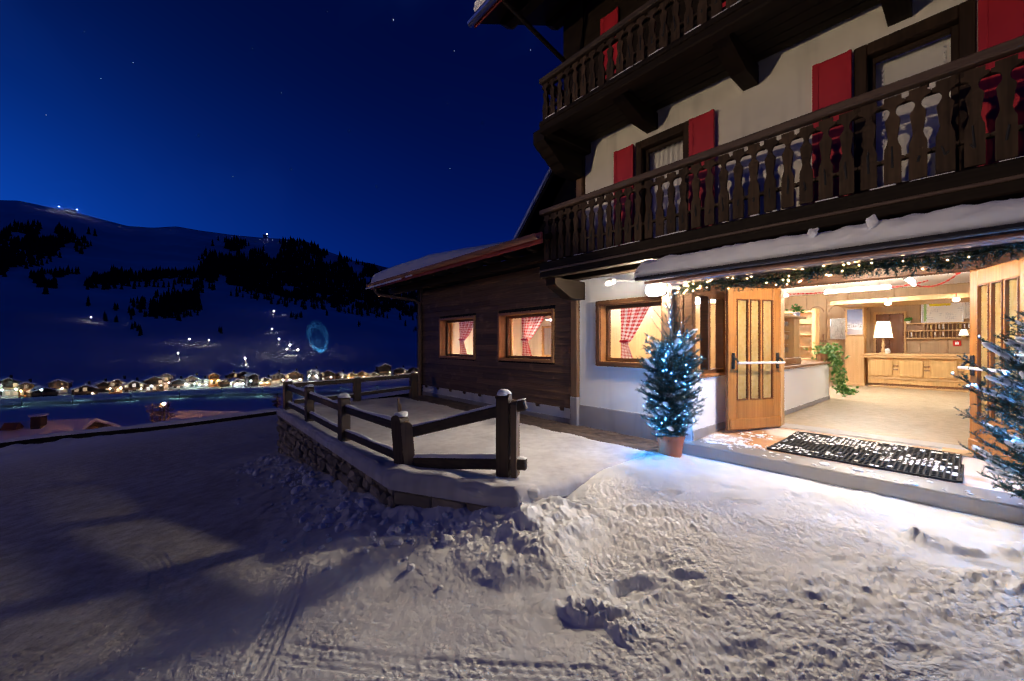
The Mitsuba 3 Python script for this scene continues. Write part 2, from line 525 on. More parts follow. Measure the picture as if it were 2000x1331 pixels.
def ground_z(x, y, detail=True):
    x, y = np.asarray(x, float), np.asarray(y, float)
    z, d = ground_base(x, y)
    r = np.hypot(x, y)
    near = sstep(22, 10, r)
    # ploughed bank along the road's outer edge
    lump = n2(x, y, .8, 21, 4)
    along = (x - VA[0]) * VD[0] + (y - VA[1]) * VD[1]
    z = z + np.exp(-((d + .55) / .5) ** 2) * (.10 + .38 * lump) * (1 - sstep(1, 11, along)) * (r < 200)
    if not detail:
        return z
    # bank of cleared snow against the terrace wall
    dw, arc, side = seg_dist(x, y, WALL_LINE)
    out = sstep(0, 4.2, arc) * .5 + .5
    bank = np.clip(1 - dw / (1.05 * (.55 + .9 * n2(x, y, 1.1, 31))), 0, 1)
    hb = (.09 + .09 * out) * bank ** 1.2
    cl = meshkit.fbm(np.stack([x * 5.5, y * 5.5, x * 0], -1), 4, 41)
    cl2 = np.abs(meshkit.fbm(np.stack([x * 9, y * 9, x * 0], -1), 3, 43) - .5) * 2
    z = z + np.where(side < .25, hb * (.62 + .8 * cl) - .025 * bank * cl2 * (bank < .97), 0) * near
    # round the open end of the terrace the bank swings towards the door
    e = np.hypot((x + 2.45) / .75, (y - 2.25) / .6)
    z = z + .12 * np.clip(1 - e, 0, 1) * (.5 + cl) * near
    z = z + .055 * np.exp(-((x + 2.55) / .28) ** 2) * sstep(2.35, 2.7, y) * sstep(5.0, 4.6, y) * near
    # trodden snow in front of the door
    apron = sstep(1.6, -.9, -(x * .62 + y * .78) + .35) * sstep(6.5, 3.0, np.hypot(x + .6, y - 2.8)) * sstep(-3.6, -2.4, x + .3 * (2.4 - y))
    smooth_zone = 1 - .75 * np.exp(-(((x + 2.3) / .7) ** 2 + ((y - 3.9) / .7) ** 2))
    su, sv = x * .8 + y * .6, -x * .6 + y * .8
    a1 = np.abs(n2(su * .55, sv * 1.15, 3.2, 51, 2) - .5) * 2
    a2 = np.abs(n2(su * .6, sv * 1.2, 8.0, 52, 3) - .5) * 2
    a3 = n2(x, y, 19, 53, 3) - .5
    a4 = n2(x, y, 46, 54, 2) - .5
    amp = .16 + 1.35 * sstep(.40, .64, n2(x, y, 1.25, 57, 3)) * (.45 + 1.0 * n2(x, y, 3.1, 58, 2))
    z = z + apron * amp * smooth_zone * (.013 * (.42 - a1) + .008 * (.38 - a2) + .010 * a3 + .012 * a4 + .008 * np.maximum(n2(x, y, 27, 55, 2) - .55, 0) * 3) * near
    rest = (1 - apron) * near
    z = z + rest * (.03 * (n2(x, y, .9, 61, 3) - .5) + .009 * (n2(x, y, 6, 62, 3) - .5) + .009 * (n2(x, y, 22, 63, 2) - .5))
    # footprints and the heaps beside them
    for (cx, cy, a, b, ang, h) in FEET:
        c, s = math.cos(ang), math.sin(ang)
        u, v = ((x - cx) * c + (y - cy) * s) / a, (-(x - cx) * s + (y - cy) * c) / b
        q = np.sqrt(u * u + v * v)
        if h < 0:
            z = z + h * .6 * sstep(1.1, .5, q) * (.6 + .8 * cl) - h * .3 * np.exp(-((q - 1.25) / .25) ** 2) * cl
        else:
            z = z + h * np.clip(1 - q * q * .8, 0, 1) * np.clip(n2(x, y, 10, 44, 4) * 2.6 - .75, 0, 1.2)
    # tyre tracks
    for pts, w in TRACK_LINES:
        dt, at, sd = seg_dist(x, y, pts)
        m = sstep(w * .5, w * .4, dt) * sstep(0, .6, at) * near
        m = m * (.25 + .9 * sstep(.35, .65, n2(x, y, 1.3, 64, 3)))
        rib = np.sin((at + np.abs(sd) * .8) * 2 * PI / .065)
        groove = np.cos(sd * 2 * PI / (w / 4.0))
        z = z + m * (-.005 + .0022 * groove + .0014 * rib) + .0025 * sstep(.4, .6, cl) * np.exp(-((dt - w * .56) / .03) ** 2) * near * sstep(0, .6, at)
    return z


TRACK_LINES = [(spline(p, 26), w) for p, w in TRACKS]
_r = rng(5)
FEET = [(-1.46, 2.28, .17, .10, .9, -.075), (-1.58, 1.93, .17, .12, .3, .12), (-1.33, 1.98, .2, .1, -.5, .08), (-.98, 1.62, .16, .07, .7, -.03), (-1.2, 2.55, .13, .06, .4, -.03),
        (-.19, 4.1, .24, .11, .25, .085), (.1, 4.85, .22, .1, .3, .07), (.12, 3.75, .3, .13, .6, .08), (.3, 4.35, .3, .2, .2, .06), (-.55, 3.35, .13, .06, 1.1, -.025), (-.2, 2.6, .14, .06, .9, -.025),
        (-.75, 2.2, .14, .06, .8, -.028), (.25, 3.0, .15, .06, .6, .04), (-2.0, 3.1, .16, .08, .5, .05), (-1.9, 3.6, .13, .06, 1.2, -.03), (-1.35, 3.9, .14, .06, .9, -.03), (-1.6, 4.25, .16, .07, .2, .03)]
for _ in range(10):
    FEET.append((_r.uniform(-2.2, .6), _r.uniform(1.2, 4.6), _r.uniform(.1, .15), _r.uniform(.05, .065), _r.uniform(0, PI), _r.uniform(-.03, -.012)))

_az0 = math.atan2(FWD[1], FWD[0])
_az = np.concatenate([np.linspace(-180, -66, 58)[:-1], np.linspace(-66, 66, 1000), np.linspace(66, 180, 58)[1:]])
_rr = np.concatenate([[0.02, .5, .9], np.exp(np.linspace(math.log(1.15), math.log(13), 420)), np.exp(np.linspace(math.log(13), math.log(420), 150))[1:]])
_A, _R = np.meshgrid(np.radians(_az) + _az0, _rr)
_X, _Y = _R * np.cos(_A), _R * np.sin(_A)
_Zg = ground_z(_X, _Y)
# nothing of the ground may come through the porch, the terrace slab or the building's floors
_under = ((_X > -2.6) & (_Y > 5.12)) | ((_X > -9.6) & (_X <= -2.6) & (_Y > 4.8))
_Zg = np.where(_under & (_Y < 40) & (_X > -11), np.minimum(_Zg, -.12), _Zg)
_ter = sg.Polygon([(-9.7, 1.9), (-3.98, 1.9), (-2.85, 2.5), (-2.85, 4.8), (-9.7, 4.8)])
_in = (_X > -9.62) & (_X < -2.98) & (_Y > 1.95) & (_Y < 4.9) & (-.488 * (_X + 3.95) + (_Y - 1.9) > .02)
_Zg = np.where(_in, np.minimum(_Zg, -.2), _Zg)
structure('snow_ground', grid_mesh(np.stack([_X, _Y, _Zg], -1)), 'ground_snow', smooth=True, label='trodden snow before the door, packed road and dark valley floor')

# terrace: a sheet of fresh snow over the slab, its outer rim rounded over the wall
_loop = [(-9.79, 5.2), (-9.79, 1.71), (-3.955, 1.705), (-2.69, 2.36), (-2.62, 3.3), (-2.62, 4.5), (-2.75, 5.2)]
_ls = sg.LinearRing(_loop)
_L = _ls.length
_s = np.arange(0, _L, .045)
_B = np.array([_ls.interpolate(t).coords[0] for t in _s])
_B = np.vstack([_B, _B[:1]])
_C = np.array([-6.0, 3.5])
_inner = 1 - np.concatenate([np.linspace(.985, .06, 44), [.045, .032, .02, .012, .006, .002, 0]])
_P = _C + (_B - _C)[None] * _inner[:, None, None]
_dist = np.linalg.norm(_P - _B[None], axis=-1)
_nn = n2(_P[..., 0], _P[..., 1], 2.2, 71, 3) - .5
_n4 = n2(_P[..., 0], _P[..., 1], 6.0, 72, 3) - .5
_rim = np.sqrt(np.clip(_dist / .07, 0, 1))
_paved = sstep(4.72, 4.45, _P[..., 1] + .16 * _nn)
_front = np.exp(-(_P[..., 1] - (1.75 + .48 * np.clip(_P[..., 0] + 3.95, 0, 9))) ** 2 / .06) * sstep(-4.9, -3.9, _P[..., 0])
_Zt = .012 + .035 * _paved * _rim + .018 * _nn * _paved + .006 * _n4 * _paved - .05 * (1 - _rim) + _front * (.16 * (n2(_P[..., 0], _P[..., 1], 3.6, 74, 3) - .28)) * _rim
_Zt = np.where(_P[..., 1] > 4.74, -.03, _Zt)
_Pt = np.concatenate([np.dstack([_P, _Zt]), np.dstack([_P[-1:] * .999 + .001 * _C, np.full((1, len(_B)), -.10)])])
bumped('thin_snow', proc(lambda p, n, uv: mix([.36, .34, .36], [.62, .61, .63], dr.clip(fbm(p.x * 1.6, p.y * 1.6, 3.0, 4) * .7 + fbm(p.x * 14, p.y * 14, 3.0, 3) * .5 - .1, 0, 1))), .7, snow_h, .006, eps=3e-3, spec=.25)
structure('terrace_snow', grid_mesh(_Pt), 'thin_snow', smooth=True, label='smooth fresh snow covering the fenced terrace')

# pavers along the house
_r = rng(8)
_m = MB()
pav = put('house_paving', box(-9.9, -2.72, 4.35, 5.3, -.3, -.012), 'mortar', kind='structure')
for row in range(4):
    y0 = 4.5 + row * .2
    x = -9.88 + (row % 2) * .12
    while x < -2.9:
        w = .235
        z1 = .006 + _r.uniform(-.003, .004)
        put('paver', box(x, min(x + w - .008, -2.74), y0, y0 + .192, -.05, z1 + .012, ch=.005), 'paver', parent=pav)
        x += w

# lumps of snow thrown off the shovel
_r = rng(12)
_m = MB()
for k in range(330):
    t = _r.uniform(0, 1)
    if k < 330:
        L = _r.uniform(0, 7.1)
        off = abs(_r.normal(0, .33)) + .08
        if L < 5.8:
            x, y = -9.75 + L, 1.72 - off
        else:
            x, y = -3.95 + (L - 5.8) * .887 + off * .46, 1.74 + (L - 5.8) * .46 - off * .887
        r = _r.gamma(2.0, .009) + .008
    else:
        x, y = _r.uniform(-2.7, .7), _r.uniform(.9, 4.9)
        r = _r.gamma(1.6, .009) + .006
    z = float(ground_z(np.array([x]), np.array([y]))[0])
    _m.ico((x, y, z + r * .25), r * np.array([1, _r.uniform(.7, 1.2), _r.uniform(.6, .95)]), 2 if r > .03 else 1, 1, .75, k)
put('snow_clods', _m, 'snow', smooth=40, kind='stuff', label='loose lumps of snow strewn before the terrace wall and the door')

# terrace wall: courses of rough stone, larger coping blocks where the wall bends towards the door
wallk = thing('terrace_wall', 'rough brown stone retaining wall under the snowy terrace', 'wall')
_core = MB()
_core.prism([(-9.72, 1.79), (-3.97, 1.79), (-2.78, 2.42), (-2.78, 2.7), (-9.72, 2.7)], -1.6, -.075, 'z')
put('core', _core, 'mortar', parent=wallk)


def wall_stones(p0, p1, z_top, z_bot, wmin, wmax, hmin, hmax, seed, thick=.13):
    r = rng(seed)
    p0, p1 = np.array(p0), np.array(p1)
    L = np.linalg.norm(p1 - p0)
    ang = math.degrees(math.atan2(p1[1] - p0[1], p1[0] - p0[0]))
    z = z_top
    while z > z_bot + .04:
        h = r.uniform(hmin, hmax)
        x = r.uniform(-.1, 0)
        while x < L:
            w = r.uniform(wmin, wmax)
            a, b = max(x + .012, 0), min(x + w - .012, L)
            if b - a > .05:
                m = MB()
                m.box(a, b, -r.uniform(.02, .055), thick, z - h + .014 + r.uniform(0, .012), z - r.uniform(0, .014), ch=.026)
                v = m.v[0]
                m.v[0] = v + r.normal(0, .008, v.shape)
                m.move(rotz(ang, (p0[0], p0[1], 0)))
                put('stone', m, 'stone' if r.uniform() < .65 else 'stone_dark', parent=wallk, smooth=30)
            x += w
        z -= h


wall_stones((-9.74, 1.76), (-3.97, 1.76), -.09, -1.25, .12, .34, .1, .19, 3)
wall_stones((-3.95, 1.77), (-2.74, 2.41), -.09, -.3, .34, .62, .17, .2, 5)
wall_stones((-3.95, 1.77), (-2.74, 2.41), -.3, -.62, .16, .36, .11, .17, 6)
wall_stones((-9.74, 3.2), (-9.74, 1.78), -.09, -1.2, .15, .36, .1, .19, 7)
wall_stones((-2.76, 2.42), (-2.76, 2.7), -.09, -.4, .2, .3, .14, .2, 9)

# dark low wall with a cap of snow along the outer edge of the road
g = thing('roadside_wall', 'low dark wall capped with ploughed snow along the road edge', 'wall')
_m, _sn = MB(), MB()
_t = np.arange(-14, 46, .5)
_q = VA + VD * _t[:, None] + VN * .18
_zz = ground_base(_q[:, 0] - VN[0] * .6, _q[:, 1] - VN[1] * .6)[0] - .27 * sstep(1, 11, _t)
_rw = rng(4)
for i in range(len(_t) - 1):
    h0, h1 = .42 + .08 * _rw.uniform(-1, 1), .42
    _m.beam((*_q[i], _zz[i] + .16), (*_q[i + 1], _zz[i + 1] + .16), .34, .62)
put('bank', _m, 'guard_dark', parent=g)
_off = np.linspace(-.3, .34, 9)
_tf = np.arange(-14, 46, .12)
_zf = np.interp(_tf, _t, _zz)
_prof = np.sqrt(np.clip(1 - (np.linspace(-1, 1, 9)) ** 2, 0, 1))
_tt = _tf[:, None] + 0 * _off
_oo = .18 + _off[None] + .1 * (meshkit.fbm(np.stack([_tt * .9, _tt * 0, _tt * 0], -1), 3, 5) - .5)
_xy = VA + VD * _tt[..., None] + VN * _oo[..., None]
_zc = _zf[:, None] + .44 + _prof * (.1 + .12 * meshkit.fbm(np.stack([_tt * 1.1, _oo * 0, _tt * 0], -1), 3, 6))
put('snow_cap', grid_mesh(np.dstack([_xy, _zc])), 'snow', parent=g, smooth=True)

# mountain across the valley; its skyline as (bearing from straight ahead as a tangent, height as a tangent)
SKY = [(-760, 408), (-420, 396), (-160, 385), (0, 375), (35, 376), (90, 388), (150, 400), (250, 426), (300, 430), (345, 427), (400, 436), (450, 443), (520, 449), (570, 452), (602, 457), (628, 471),
       (680, 490), (730, 508), (770, 524), (815, 545), (900, 570), (1050, 590), (1300, 600)]
SKY_B = np.array([math.atan((u - 1000) / 778) for u, v in SKY])
SKY_T = np.array([(658 - v) / math.hypot(778, u - 1000) for u, v in SKY])
RID = 1750.0


def mountain_z(th, r):
    """Height of the slope at bearing th (radians clockwise of straight ahead) and distance r."""
    top = np.interp(th, SKY_B, SKY_T) * RID
    t = (r - 205) / (RID - 205)
    tc = np.clip(t, 0, 1)
    z = -16.5 + (top + 16.5) * (.55 * tc + .45 * tc ** 2)
    x, y = r * np.sin(th), r * np.cos(th)
    rough = sstep(0, .15, t) * (1 - .85 * sstep(.8, 1, t))
    z = z + rough * (60 * (n2(x, y, .0028, 81, 4) - .5) * tc + 16 * (n2(x, y, .012, 82, 3) - .5) * np.sqrt(tc))
    return np.where(t > 1, z - .35 * (r - RID), z)


_th = np.radians(np.linspace(-62, 32, 420))
_mr = np.concatenate([np.linspace(205, RID, 170), np.linspace(RID + 20, RID + 700, 12)])
_TH, _MR = np.meshgrid(_th, _mr)
_mz = mountain_z(_TH, _MR)
_mx = _MR * (np.cos(_TH) * FWD[0] + np.sin(_TH) * RGT[0])
_my = _MR * (np.cos(_TH) * FWD[1] + np.sin(_TH) * RGT[1])


def mtn_col(p, n, uv):
    return mix([.5, .52, .55], [.74, .76, .8], fbm(p.x * .012, p.y * .012, p.z * .012, 4))


plain('mountain_snow', proc(mtn_col), .8, spec=.1)
_gm = grid_mesh(np.stack([_mx, _my, _mz], -1))
_gm.faces = _gm.faces[:, ::-1]
structure('mountain', _gm, 'mountain_snow', smooth=True, label='dark snowy mountain slope across the valley')
# a farther ridge behind the forested shoulder
_fu = np.radians(np.linspace(-24, 24, 90))
_ft = np.interp(np.tan(_fu) * 778 + 1000, [600, 700, 720, 760, 800, 830, 900, 1100, 1300], [480, 496, 497, 508, 513, 518, 530, 545, 560])
_ftan = (658 - _ft) / np.hypot(778, np.tan(_fu) * 778) + .006 * (meshkit.fbm(np.stack([_fu * 40, _fu * 0, _fu * 0], -1), 4, 3) - .5)
_FR = np.array([2600.0, 3200, 3600, 4300])
_fz = np.stack([_ftan * 0 + 50, _ftan * 3600 * .65, _ftan * 3600, _ftan * 3600 * .5])
_FT, _FRR = np.meshgrid(_fu, _FR)
_gm = grid_mesh(np.stack([_FRR * (np.cos(_FT) * FWD[0] + np.sin(_FT) * RGT[0]), _FRR * (np.cos(_FT) * FWD[1] + np.sin(_FT) * RGT[1]), _fz], -1))
_gm.faces = _gm.faces[:, ::-1]
structure('far_ridge', _gm, 'mountain_snow', smooth=True)


def on_slope(th, tan_el):
    """The point of the mountain that stands at this bearing and elevation."""
    rr = np.linspace(210, RID, 900)
    z = mountain_z(np.full_like(rr, th), rr)
    k = np.argmax((z - 1.4) / rr >= tan_el)
    r = rr[k]
    return np.array([*(r * (math.cos(th) * FWD[:2] + math.sin(th) * RGT[:2])), z[k]])


def bearing(u, v):
    return math.atan((u - 1000) / 778), (658 - v) / math.hypot(778, u - 1000)


# forests, surveyed as outlines on the slope (bearing, elevation)
WOODS = [([(-90, 430), (0, 438), (30, 430), (105, 426), (142, 440), (146, 466), (110, 488), (62, 500), (0, 522), (-90, 530)], 1300),
         ([(58, 528), (130, 519), (300, 517), (388, 517), (390, 545), (300, 536), (170, 545), (80, 552)], 1000),
         ([(384, 518), (415, 478), (450, 462), (520, 475), (548, 458), (575, 456), (612, 464), (680, 491), (735, 511), (815, 550), (820, 612), (760, 596), (700, 592), (625, 578), (560, 572), (480, 556), (420, 546), (384, 546)], 6500),
         ([(292, 585), (330, 566), (388, 552), (395, 588), (345, 602), (300, 609)], 620), ([(250, 590), (270, 572), (290, 568), (284, 590), (262, 608), (250, 612)], 60),
         ([(150, 460), (178, 450), (186, 440), (160, 470), (140, 485)], 40), ([(425, 462), (470, 450), (530, 456), (500, 466), (440, 470)], 130)]
_r = rng(17)
_tv, _tf2 = [], []
_ang = np.arange(5) * 2 * PI / 5
_cone_v = np.vstack([np.stack([.26 * np.cos(_ang), .26 * np.sin(_ang), _ang * 0 + .06], 1), [[0, 0, .68]], np.stack([.17 * np.cos(_ang + .6), .17 * np.sin(_ang + .6), _ang * 0 + .45], 1), [[0, 0, 1.0]]])
_k = np.arange(5)
_cone_f = np.vstack([np.stack([_k, (_k + 1) % 5, _k * 0 + 5], 1), np.stack([_k + 6, (_k + 1) % 5 + 6, _k * 0 + 11], 1)])
_tm = MB()
_singles = [(272, 632), (277, 640), (262, 626), (430, 635), (350, 598), (570, 605), (580, 608), (588, 606), (702, 622), (596, 590), (560, 585), (640, 600), (700, 596), (745, 602), (805, 610), (350, 612), (225, 590), (175, 545), (90, 560),
            (205, 612), (228, 614), (172, 582), (650, 588), (615, 586), (528, 578), (500, 566), (820, 640), (790, 622), (812, 632)]
_pts = [(u + _r.normal(0, 2), v + _r.normal(0, 1.5)) for u, v in _singles for _ in range(3)]
for poly, count in WOODS:
    P = sg.Polygon(poly)
    x0, y0, x1, y1 = P.bounds
    n = 0
    while n < count:
        u, v = _r.uniform(x0, x1), _r.uniform(y0, y1)
        q = sg.Point(u, v)
        d = P.exterior.distance(q)
        if meshkit.fbm(np.array([u * .03, v * .06, 1.0]), 3, 77) < .4 and d < 30:
            n += _r.uniform() < .5
            continue
        if P.contains(q) and (d > 5 or _r.uniform() < .2 + .13 * d) or (not P.contains(q) and d < 12 and _r.uniform() < .12):
            _pts.append((u, v))
            n += 1
for u, v in _pts:
    p = on_slope(*bearing(u, v))
    h = _r.uniform(.007, .014) * np.hypot(p[0], p[1]) + 2
    a = _r.uniform(0, 6.3)
    c, s = math.cos(a), math.sin(a)
    vv = _cone_v * [h * .8, h * .8, h]
    _tm.add(np.stack([vv[:, 0] * c - vv[:, 1] * s, vv[:, 0] * s + vv[:, 1] * c, vv[:, 2]], 1) + p - [0, 0, 1.0], _cone_f)
plain('far_conifer', (.012, .018, .014), .9, spec=.1)
put('conifer_forest', _tm, 'far_conifer', kind='stuff', label='black conifer woods in patches on the mountain slope')


# ---------------------------------------------------------------- the hotel
H = thing('hotel', 'alpine hotel with white plaster, dark carved balconies, red shutters and open lit entrance', 'hotel')
WY = 5.3                                             # front face of the plaster wall


def wall_with_holes(x0, x1, z0, z1, holes, y0, y1):
    P = sg.box(x0, z0, x1, z1)
    for h in holes:
        P = P.difference(sg.box(h[0], h[2], h[1], h[3]))
    m = MB()
    for g in getattr(P, 'geoms', [P]):
        m.prism(g, y0, y1, 'y')
    return m


W3 = (-4.05, -2.83, 1.05, 2.10)
W1 = (-9.01, -7.46, 1.07, 2.04)
W2 = (-6.58, -5.0, 1.08, 2.03)
D4 = (-3.30, -2.53, 2.72, 4.38)
D5 = (-.79, -.04, 2.72, 4.37)
put('ground_floor_wall', wall_with_holes(-4.42, -2.66, -.3, 2.72, [W3], WY, WY + .28), 'plaster', parent=H)
put('plinth', box(-4.42, -2.68, WY - .022, WY - .001, -.3, .37, ch=.008), 'plinth_grey', parent=H)
put('upper_wall', wall_with_holes(-4.3, 4.2, 2.72, 7.6, [D4, D5, (-3.6, -2.2, 5.2, 6.7), (-1.2, 0.1, 5.2, 6.7)], WY, WY + .28), 'plaster_lamp_cream', parent=H)
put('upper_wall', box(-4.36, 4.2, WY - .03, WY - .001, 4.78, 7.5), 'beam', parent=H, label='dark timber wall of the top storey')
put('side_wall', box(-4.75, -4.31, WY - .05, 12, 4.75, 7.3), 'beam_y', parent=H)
put('corner_post', box(-4.47, -4.33, WY - .05, WY + .1, 2.75, 4.75, ch=.01), 'corner_wood', parent=H)
put('corner_post', box(-4.56, -4.425, WY - .075, WY + .1, .5, 2.3, ch=.01), 'corner_wood', parent=H)
put('corner_post_foot', box(-4.57, -4.415, WY - .085, WY + .1, -.2, .5, ch=.008), 'plinth_grey', parent=H)
# annex: white footing, planks above
put('annex_footing', box(-10.0, -4.57, WY - .01, WY + .25, -.3, .42), 'plaster', parent=H)
put('annex_base', box(-10.0, -4.57, WY - .035, WY - .011, -.3, .1, ch=.006), 'plinth_grey', parent=H)
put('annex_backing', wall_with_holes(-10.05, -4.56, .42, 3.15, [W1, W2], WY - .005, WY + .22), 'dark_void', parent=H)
put('annex_side_wall', box(-10.3, -10.06, WY - .02, 12, -.3, 3.3), 'beam_y', parent=H)
cl = put('cladding_board', box(-10.06, -9.98, WY - .06, WY - .006, .3, 3.1, ch=.005), 'cladding_dark', parent=H)
cladk = H + '__cladding'
_r = rng(2)
bh = .122
first = True
for i in range(21):
    z0, z1 = .285 + i * bh, .285 + (i + 1) * bh + .012
    spans = [(-9.97, -4.565)]
    for w in (W1, W2):
        a0, a1, b0, b1 = w[0] - .035, w[1] + .035, w[2] - .035, w[3] + .035
        if z0 + .03 < b1 and z1 - .03 > b0:
            spans = [s for t in spans for s in ((t[0], min(t[1], a0)), (max(t[0], a1), t[1])) if s[1] - s[0] > .05]
    for (a, b) in spans:
        cuts = [a]
        while b - cuts[-1] > 4.2:
            cuts.append(cuts[-1] + _r.uniform(2.2, 3.6))
        cuts.append(b)
        for c0, c1 in zip(cuts[:-1], cuts[1:]):
            y = _r.uniform(0, .006)
            m = MB().prism([(WY - .012 - y, z1), (WY - .024 - y, z1), (WY - .046 - y, z0 + .004), (WY - .043 - y, z0), (WY - .012 - y, z0)], c0 + .002, c1 - .002, 'x')
            put('board', m, ['cladding', 'cladding_dark', 'cladding_warm', 'cladding'][_r.integers(4)], parent=cladk)
_brk = MB()
for x in np.arange(-9.8, -4.6, .62):
    _brk.prism([(WY - .05, .285), (WY - .05, .255), (WY - .03, .225), (WY - .008, .225), (WY - .008, .285)], x, x + .07, 'x')
put('drip_block', _brk, 'cladding_dark', parent=H, kind='stuff')


def window(win, ext, reveal, fw, frame, sash, sash_in, pane_y, surround=.0, sill=True, pane=True, mull=None):
    x0, x1, z0, z1 = win
    k = put('window', MB().box(x0 - surround, x0 + fw, *ext, z0 - surround, z1 + surround, .006).box(x1 - fw, x1 + surround, *ext, z0 - surround, z1 + surround, .006)
            .box(x0 + fw, x1 - fw, *ext, z1 - fw, z1 + surround, .006).box(x0 + fw, x1 - fw, *ext, z0 - surround, z0 + fw, .006), frame, parent=H)
    a, b, c, d = x0 + fw, x1 - fw, z0 + fw, z1 - fw
    y0, y1 = reveal
    put('reveal', MB().box(a - .012, a, y0, y1, c, d).box(b, b + .012, y0, y1, c, d).box(a, b, y0, y1, c - .012, c).box(a, b, y0, y1, d, d + .012), 'frame_warm', parent=k)
    s = sash_in
    ys = pane_y
    put('sash', MB().box(a, a + s, ys - .03, ys + .03, c, d, .005).box(b - s, b, ys - .03, ys + .03, c, d, .005).box(a + s, b - s, ys - .03, ys + .03, c, c + s, .005).box(a + s, b - s, ys - .03, ys + .03, d - s, d, .005), sash, parent=k)
    if pane:
        put('pane', (np.array([[a + s, ys, c + s], [b - s, ys, c + s], [b - s, ys, d - s], [a + s, ys, d - s]]), np.array([[0, 1, 2], [0, 2, 3]])), 'pane_glass', parent=k)
    return k


window(W1, (WY - .065, WY - .008), (WY - .008, WY + .22), .035, 'frame_warm', 'frame_wood', .05, WY + .15, surround=.02)
window(W2, (WY - .065, WY - .008), (WY - .008, WY + .22), .035, 'frame_warm', 'frame_wood', .05, WY + .15, surround=.02)
window(W3, (WY - .05, WY - .002), (WY - .002, WY + .26), .075, 'frame_wood', 'frame_wood', .055, WY + .16)

# balcony doors with red shutters, cloth behind the panes
for D in (D4, D5):
    k = put('balcony_door', MB().box(D[0] - .03, D[0] + .07, WY - .03, WY + .1, D[2], D[3] + .03, .008).box(D[1] - .07, D[1] + .03, WY - .03, WY + .1, D[2], D[3] + .03, .008)
            .box(D[0] + .07, D[1] - .07, WY - .03, WY + .1, D[3] - .09, D[3] + .03, .008), 'frame_dark', parent=H)
    a, b, c, d = D[0] + .07, D[1] - .07, D[2], D[3] - .09
    put('sash', MB().box(a, a + .05, WY + .07, WY + .12, c, d, .006).box(b - .05, b, WY + .07, WY + .12, c, d, .006).box(a + .05, b - .05, WY + .07, WY + .12, d - .05, d, .006).box(a + .05, b - .05, WY + .07, WY + .12, c, c + .25, .006), 'frame_dark', parent=k)
    put('pane', (np.array([[a + .05, WY + .1, c + .25], [b - .05, WY + .1, c + .25], [b - .05, WY + .1, d - .05], [a + .05, WY + .1, d - .05]]), np.array([[0, 1, 2], [0, 2, 3]])), 'pane_glass', parent=k)


def shutter(x0, x1, z0, z1, tilt):
    k = put('shutter', MB().box(x0, x1, WY - .075, WY - .045, z0, z1, .006), 'shutter_red', parent=H)
    put('batten', MB().box(x0 + .0, x0 + .055, WY - .083, WY - .0755, z0, z1, .004).box(x1 - .03, x1, WY - .083, WY - .0755, z0, z1, .004), 'shutter_red', parent=k)
    put('hinge', MB().box(x0 + .02, x1 - .02, WY - .044, WY - .035, z1 - .25, z1 - .21), 'black_rubber', parent=k)


shutter(-3.675, -3.335, 2.75, 4.385, 0)
shutter(-2.495, -2.175, 2.75, 4.385, 0)
shutter(-1.155, -.83, 2.75, 4.385, 0)
shutter(0.0, .36, 2.75, 4.385, 0)
shutter(-3.93, -3.6, 4.84, 6.6, 0)
shutter(-2.2, -1.85, 4.84, 6.6, 0)


def slot_half(z):
    """Half width of the cut-out between two planks at height z over the foot of the plank (0 to .72)."""
    zs = [0, .190, .193, .217, .220, .297, .33, .37, .45, .53, .545, .56, .58, .60, .62, .64, .655, .66, .687, .69, .73]
    hs = [.0215, .0215, .003, .003, .0215, .0235, .036, .045, .036, .0265, .034, .044, .053, .056, .053, .042, .02, .003, .003, .022, .022]
    return float(np.interp(z, zs, hs)) 


